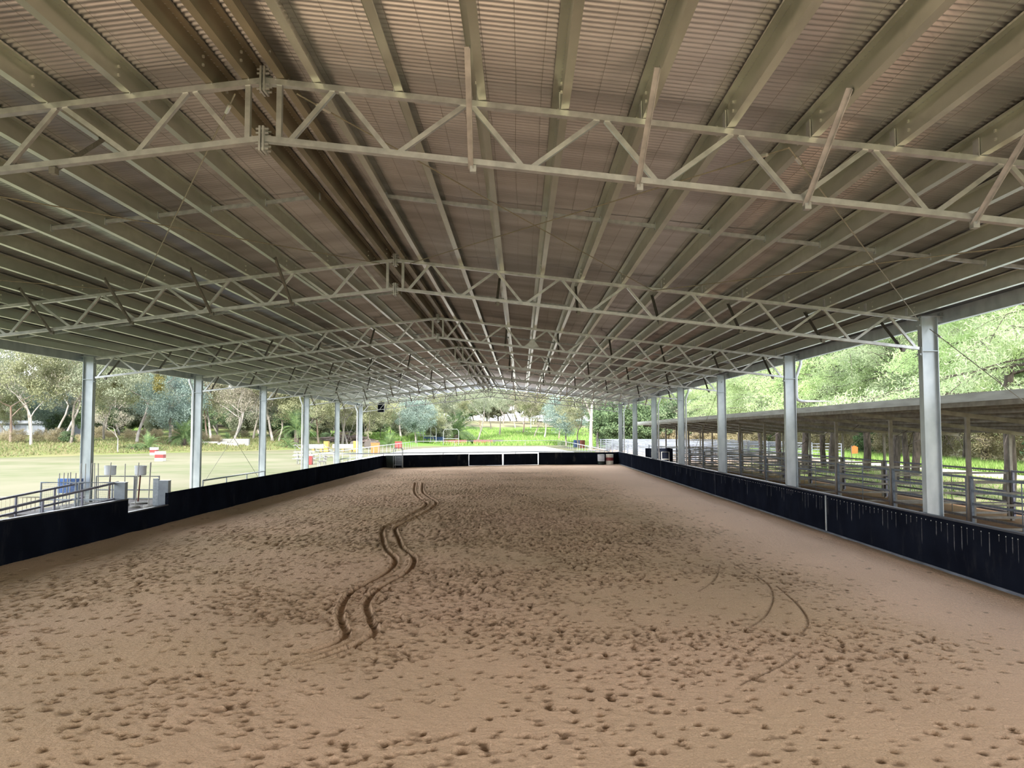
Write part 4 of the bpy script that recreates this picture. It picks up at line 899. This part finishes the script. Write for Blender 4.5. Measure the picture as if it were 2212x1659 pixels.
for i in range(60):
    px=-280+i*20+rt.uniform(-7,7); Y=rt.uniform(176,196) if i%2 else rt.uniform(200,225)
    plant(rt.choice(['fill','fill','shrub']),at(px,Y),Y,rt.uniform(1.3,1.7),rt.uniform(0,6),'dense bush closing off the back of the left grove','dense bushes behind the left grove')
# centre
front=[(795,150,'gumC',.85,'spreading gum below the loudspeaker'),(868,158,'gumB',.95,'big leaning white-limbed gum left of the small square-leaved tree'),(912,162,'gumE',.95,'round green gum behind the hooped frames'),
 (965,176,'gumA',.7,'thin reddish-trunked gum beside the big palm'),(1030,166,'gumB',.86,'multi-stemmed pale gum right of the big palm'),(1078,190,'gumA',.9,'gum left of the shelter on the green slope'),
 (1128,196,'gumC',.95,'dark-trunked gum in front of the shelter'),(1152,182,'gumE',1.1,'olive gum right of the shelter'),(1176,180,'gumD',.9,'pale gum with thin leaves right of centre'),
 (1205,176,'gumC',.9,'red-trunked gum at the far right corner of the outdoor arena'),(1222,150,'blue',.95,'blue-green wattle right of the outdoor arena'),(1250,128,'gumE',.95,'leaning gum above the blue drums'),
 (1276,112,'gumF',1.0,'thick white-trunked gum right of the outdoor arena'),(1292,118,'gumA',.85,'thin-trunked gum just right of the thick white gum')]
for px,Y,k,s,l in front: plant(k,at(px,Y),Y,s,rt.uniform(0,6),l)
for i in range(24):
    px=780+i*25+rt.uniform(-9,9); Y=rt.uniform(205,262)
    plant(rt.choice(['gumA','gumB','gumC','gumD','gumE']),at(px,Y),Y,rt.uniform(.75,1.0),rt.uniform(0,6),'pale gum tree far back on the green slope beyond the outdoor arena','gums on the green slope')
for i in range(26):
    px=690+i*28+rt.uniform(-9,9); Y=rt.uniform(270,310)
    plant(rt.choice(['gumA','gumC','gumB','dark']),at(px,Y),Y,rt.uniform(.9,1.2),rt.uniform(0,6),'hazy tree on the skyline beyond the green slope','skyline trees')
for i in range(44):
    px=700+i*17+rt.uniform(-6,6); Y=rt.uniform(268,290)
    plant(rt.choice(['fill','fill','gumE']),at(px,Y),Y,rt.uniform(1.3,1.8),rt.uniform(0,6),'dense bush on the skyline beyond the green slope','skyline bushes')
# right: far brush
for i in range(30):
    px=1322+ (i%15)*27+rt.uniform(-8,8); Y=rt.uniform(118,136) if i<15 else rt.uniform(140,165)
    plant(rt.choice(['pineC','gumE','pineB','dark','gumD','pineA']),at(px,Y),Y,rt.uniform(.75,1.05),rt.uniform(0,6),'mixed green tree behind the sunlit yards on the right','trees behind the sunlit yards')
for i in range(22):
    px=1320+i*17+rt.uniform(-6,6); Y=rt.uniform(112,120)
    plant(rt.choice(['shrub','shrub','dark','scrub']),at(px,Y),Y,rt.uniform(.9,1.3),rt.uniform(0,6),'dark green bush low behind the sunlit yards','bushes behind the sunlit yards')
# pines beyond the track
prow=[(1735,55,'pineB',.95),(1775,57,'pineA',.9),(1793,50,'pineC',1.0),(1863,52,'pineA',1.0),(1925,41,'pineB',.85),(1950,42,'pineC',.85),(1968,47,'pineB',.9),(2165,30,'pineA',.95),(2290,26,'pineB',.95),(1680,66,'pineA',1.0),(1640,74,'pineC',1.0),(1598,84,'pineB',1.0),(1560,92,'pineA',1.0)]
for i,(px,Y,k,s) in enumerate(prow): plant(k,at(px,Y),Y,s,rt.uniform(0,6),'pine tree with a dark trunk behind the yards, %s of the row from the right'%ORD[len(prow)-1-i] if px not in(2165,) else 'thick-trunked pine tree behind the nearest right column',None)
for i in range(40):
    y=18+i*2.8+rt.uniform(-1,1); x=rt.uniform(36,41) if i%2 else rt.uniform(43,50)
    plant(rt.choice(['pineA','pineB','pineC']),x,y,rt.uniform(.9,1.2),rt.uniform(0,6),'pine tree in the belt beyond the gravel track','pines beyond the gravel track')
for i in range(34):
    y=16+i*3.1+rt.uniform(-.8,.8); x=rt.uniform(37.5,41)
    plant(rt.choice(['scrub','scrub','shrub']),x,y,rt.uniform(.8,1.4),rt.uniform(0,6),'dry scrubby bush under the pines beyond the track','dry scrub under the pines')
for i in range(26):
    px=-60+i*33+rt.uniform(-10,10); Y=(96 if px<200 else 112 if px<500 else 132)+rt.uniform(0,6)
    plant(rt.choice(['scrub','shrub','scrub']),at(px,Y),Y,rt.uniform(.35,.6),rt.uniform(0,6),'low bush on the bank behind the left lawn','low bushes behind the left lawn')
# palms
def palm(x,y,sc,nf,L,label,trunk=.3,seed=0,up=.9):
    r=random.Random(seed); t=thing('palm',label,'palm',(x,y,gz(x,y))); 
    obj('trunk',MB().tube([(0,0,-.2),(0,0,trunk)],[.4*sc,.33*sc],10),M['pine_bark'],t)
    mb=MB()
    for i in range(nf):
        a=r.uniform(0,2*PI); el=r.uniform(.1,up)*PI/2; l=L*r.uniform(.8,1.1); p=Vector((0,0,trunk)); d=Vector((math.cos(a)*math.cos(el),math.sin(a)*math.cos(el),math.sin(el))); pts=[p]
        for k in range(8):
            d=(d+Vector((0,0,-.17-.02*k))).normalized(); p=p+d*l/8; pts.append(p)
        side=Vector((-math.sin(a),math.cos(a),0))
        for k in range(1,8):
            for q in (0,.33,.66):
                c=pts[k].lerp(pts[min(k+1,8)],q); f=(pts[min(k+1,8)]-pts[k-1]).normalized(); wl=l*.20*math.sin(PI*min(k/8+.12,.98))+.05
                for s in (-1,1):
                    e=c+(side*s+f*.7+Vector((0,0,-.25))).normalized()*wl; mb.poly([c-f*.02*sc,c+f*.05*sc,e],[(0,1,2)])
        mb.tube(pts,[.03*sc*(1-.1*k) for k in range(9)],3,False)
    obj('fronds',mb,M['leaf_palm'],t)
palm(at(395,106),106,1,60,3.4,'dark spiky palm beside the fourth left column',.9,1); palm(at(318,98),98,.7,34,2.3,'bright low palm left of the blue-grey wattle foot',.2,2,.95)
palm(at(285,97),97,.6,24,2.0,'yellowish drooping palm behind the white markers',.2,8,.6)
palm(at(985,168),168,1.8,90,7.6,'big date palm beyond the far rail of the outdoor arena',1.4,3); palm(at(640,122),122,1,44,4.4,'palm to the left of the sixth column',2.2,4); palm(at(840,132),132,.8,36,3.4,'low palm under the spreading gum beside the arena rail',.2,5)
palm(at(492,116),116,.6,26,1.9,'small round palm above the edging planks',.2,6); palm(at(622,118),118,.8,30,2.6,'low palm to the right of the fifth column',.2,7)
# mistletoe clumps
for px,py,Y,R in ((338,830,104,.72),(341,815,104.5,.6),(247,828,104,.6),(165,785,110,.7),(58,830,95,.4)):
    x=at(px,Y); z=CAM[2]+(933-py)/FPX*Y; c=rng.normal(0,1,(2600,3)); c/=np.linalg.norm(c,axis=1)[:,None]; c*=(rng.random((2600,1))**.4)*R; c[:,2]*=1.5; c+=rng.normal(0,.12,c.shape)
    o=link('mistletoe',leafmesh('mistletoe',c,.24,.06,.8,M['leaf_mistletoe']),None,(x,Y,z)); tag(o,'yellow-green mistletoe ball hanging high in the gums behind the left lawn','mistletoe','mistletoe balls in the left gums')
# wood pile and dead branches
x=at(742,134); pile=MB(); 
for i in range(70):
    a=rt.uniform(-.5,.5); px_=rt.uniform(-5,5); z=rt.uniform(0,2.0)*(1-abs(px_)/5.6); pile.tube([(px_-1.2*math.cos(a),rt.uniform(-1,1),z),(px_+1.2*math.cos(a),rt.uniform(-1,1),z+rt.uniform(-.2,.3))],rt.uniform(.06,.14),5)
tag(obj('brush_pile',pile,M['woodpile'],None,(x,134,gz(x,134)),),'pile of cut branches behind the farthest left columns','pile',kind='stuff')
# grass tufts
def tufts(name,label,n,fx,h,w,m):
    P=np.array([fx() for _ in range(n)]); Z=np.array([gz(a,b) for a,b in P])
    if name=='bank_grass': k=Z>.03; P=P[k]; Z=Z[k]; n=len(P)
    
    base=np.column_stack([P,Z]); r=rng; hh=h*r.uniform(.3,1.3,n); ang=r.uniform(0,2*PI,n); ln=r.normal(0,.35,(n,2))*hh[:,None]
    dx=np.column_stack([np.cos(ang),np.sin(ang),np.zeros(n)])*w*r.uniform(.5,1.4,(n,1))
    tip=base+np.column_stack([ln,hh]); V=np.stack([base-dx,base+dx,tip],1).reshape(-1,3).astype(np.float32)
    me=bpy.data.meshes.new(name); me.vertices.add(3*n); me.vertices.foreach_set('co',V.ravel()); me.loops.add(3*n); me.loops.foreach_set('vertex_index',np.arange(3*n,dtype=np.int32)); me.polygons.add(n); me.polygons.foreach_set('loop_start',np.arange(n,dtype=np.int32)*3)
    me.update(); me.materials.append(M[m]); tag(link(name,me),label,'grass',kind='stuff')
tufts('tall_grass','tall bright grass beyond the gravel track on the right',90000,lambda:(rt.uniform(31.7,38.5),rt.uniform(12,105)),.5,.03,'grass_blade')
tufts('slope_grass','lush green grass on the slope beyond the outdoor arena',60000,lambda:(rt.uniform(-40,50),rt.uniform(152,215)),.7,.12,'grass_blade')
tufts('bank_grass','dry rough grass on the bank behind the left lawn',50000,lambda:(lambda y:(at(rt.uniform(-60,760),y),y))(rt.uniform(78,140)),.28,.07,'grass_dry')
tufts('litter_grass','short grass tufts among the leaf litter under the pines',9000,lambda:(rt.uniform(18.5,28.8),rt.uniform(14,64)),.16,.02,'grass_blade')
# dung lumps on the yard ground
dm=MB().lathe([(.02,0),(.06,.015),(.055,.05),(.01,.07)],n=8).mesh('dung_lump',M['wood'])
for i in range(14):
    o=link('dung_lump',dm,None,(rt.uniform(13.3,15.8),rt.uniform(15.5,27),-.01)); o.scale=(rt.uniform(.7,1.4),)*3
    tag(o,'small dark lump of dung on the brown yard dirt','dung','dung lumps on the yard dirt')
# ------------------------------------------------------------------ daylight
w=bpy.data.worlds.new('sky'); bpy.context.scene.world=w; w.use_nodes=True; t=w.node_tree; t.nodes.clear()
o=t.nodes.new('ShaderNodeOutputWorld'); bg=t.nodes.new('ShaderNodeBackground'); t.links.new(bg.outputs[0],o.inputs[0])
tc=t.nodes.new('ShaderNodeTexCoord'); sx=t.nodes.new('ShaderNodeSeparateXYZ'); t.links.new(tc.outputs['Generated'],sx.inputs[0])
cr=t.nodes.new('ShaderNodeValToRGB'); t.links.new(sx.outputs[2],cr.inputs[0]); e=cr.color_ramp.elements
SKY=[(0.0,(.30,.30,.29)),(.02,(.85,.88,.92)),(.42,(.93,.96,1.0)),(.58,(.25,.28,.33)),(1.0,(.10,.13,.18))]
e[0].position=SKY[0][0]; e[0].color=(*SKY[0][1],1); e[1].position=SKY[-1][0]; e[1].color=(*SKY[-1][1],1)
for p,c in SKY[1:-1]: k=e.new(p); k.color=(*c,1)
t.links.new(cr.outputs[0],bg.inputs[0]); mrs=t.nodes.new('ShaderNodeMapRange'); mrs.inputs[1].default_value=-1; mrs.inputs[2].default_value=1; mrs.inputs[3].default_value=SKYS*.42; mrs.inputs[4].default_value=SKYS*1.5; t.links.new(sx.outputs[1],mrs.inputs[0]); t.links.new(mrs.outputs[0],bg.inputs[1])   # the brighter half of the cloudy sky lies ahead
sun=bpy.data.lights.new('sun','SUN'); sun.energy=SUNE; sun.angle=math.radians(6); sun.color=(1,.96,.88)
so=link('sun',sun); el,az=math.radians(36),math.radians(-4)   # high, behind the camera
d=Vector((-math.sin(az)*math.cos(el),math.cos(az)*math.cos(el),-math.sin(el))); so.rotation_euler=d.to_track_quat('-Z','Y').to_euler(); so.location=(0,-10,20)
# ------------------------------------------------------------------ camera
cam=bpy.data.cameras.new('camera'); co=link('camera',cam); cam.sensor_fit='HORIZONTAL'; cam.sensor_width=36; cam.lens=FPX/2212*36; cam.clip_end=1000
cy,sy=math.cos(YAW),math.sin(YAW); cp,sp=math.cos(PITCH),math.sin(PITCH)
fw=Vector((sy*cp,cy*cp,sp)); ri=Vector((cy,-sy,0)); up=ri.cross(fw); r2=ri*math.cos(ROLL)+up*math.sin(ROLL); u2=-ri*math.sin(ROLL)+up*math.cos(ROLL)
co.matrix_world=Matrix(((r2.x,u2.x,-fw.x,CAM[0]),(r2.y,u2.y,-fw.y,CAM[1]),(r2.z,u2.z,-fw.z,CAM[2]),(0,0,0,1)))
S=bpy.context.scene; S.camera=co
S.view_settings.view_transform='Standard'; S.view_settings.look='None'; S.view_settings.gamma=1; S.view_settings.use_curve_mapping=False; S.view_settings.exposure=EXPO
S.cycles.max_bounces=7; S.cycles.diffuse_bounces=5; S.cycles.glossy_bounces=4; S.cycles.transparent_max_bounces=6
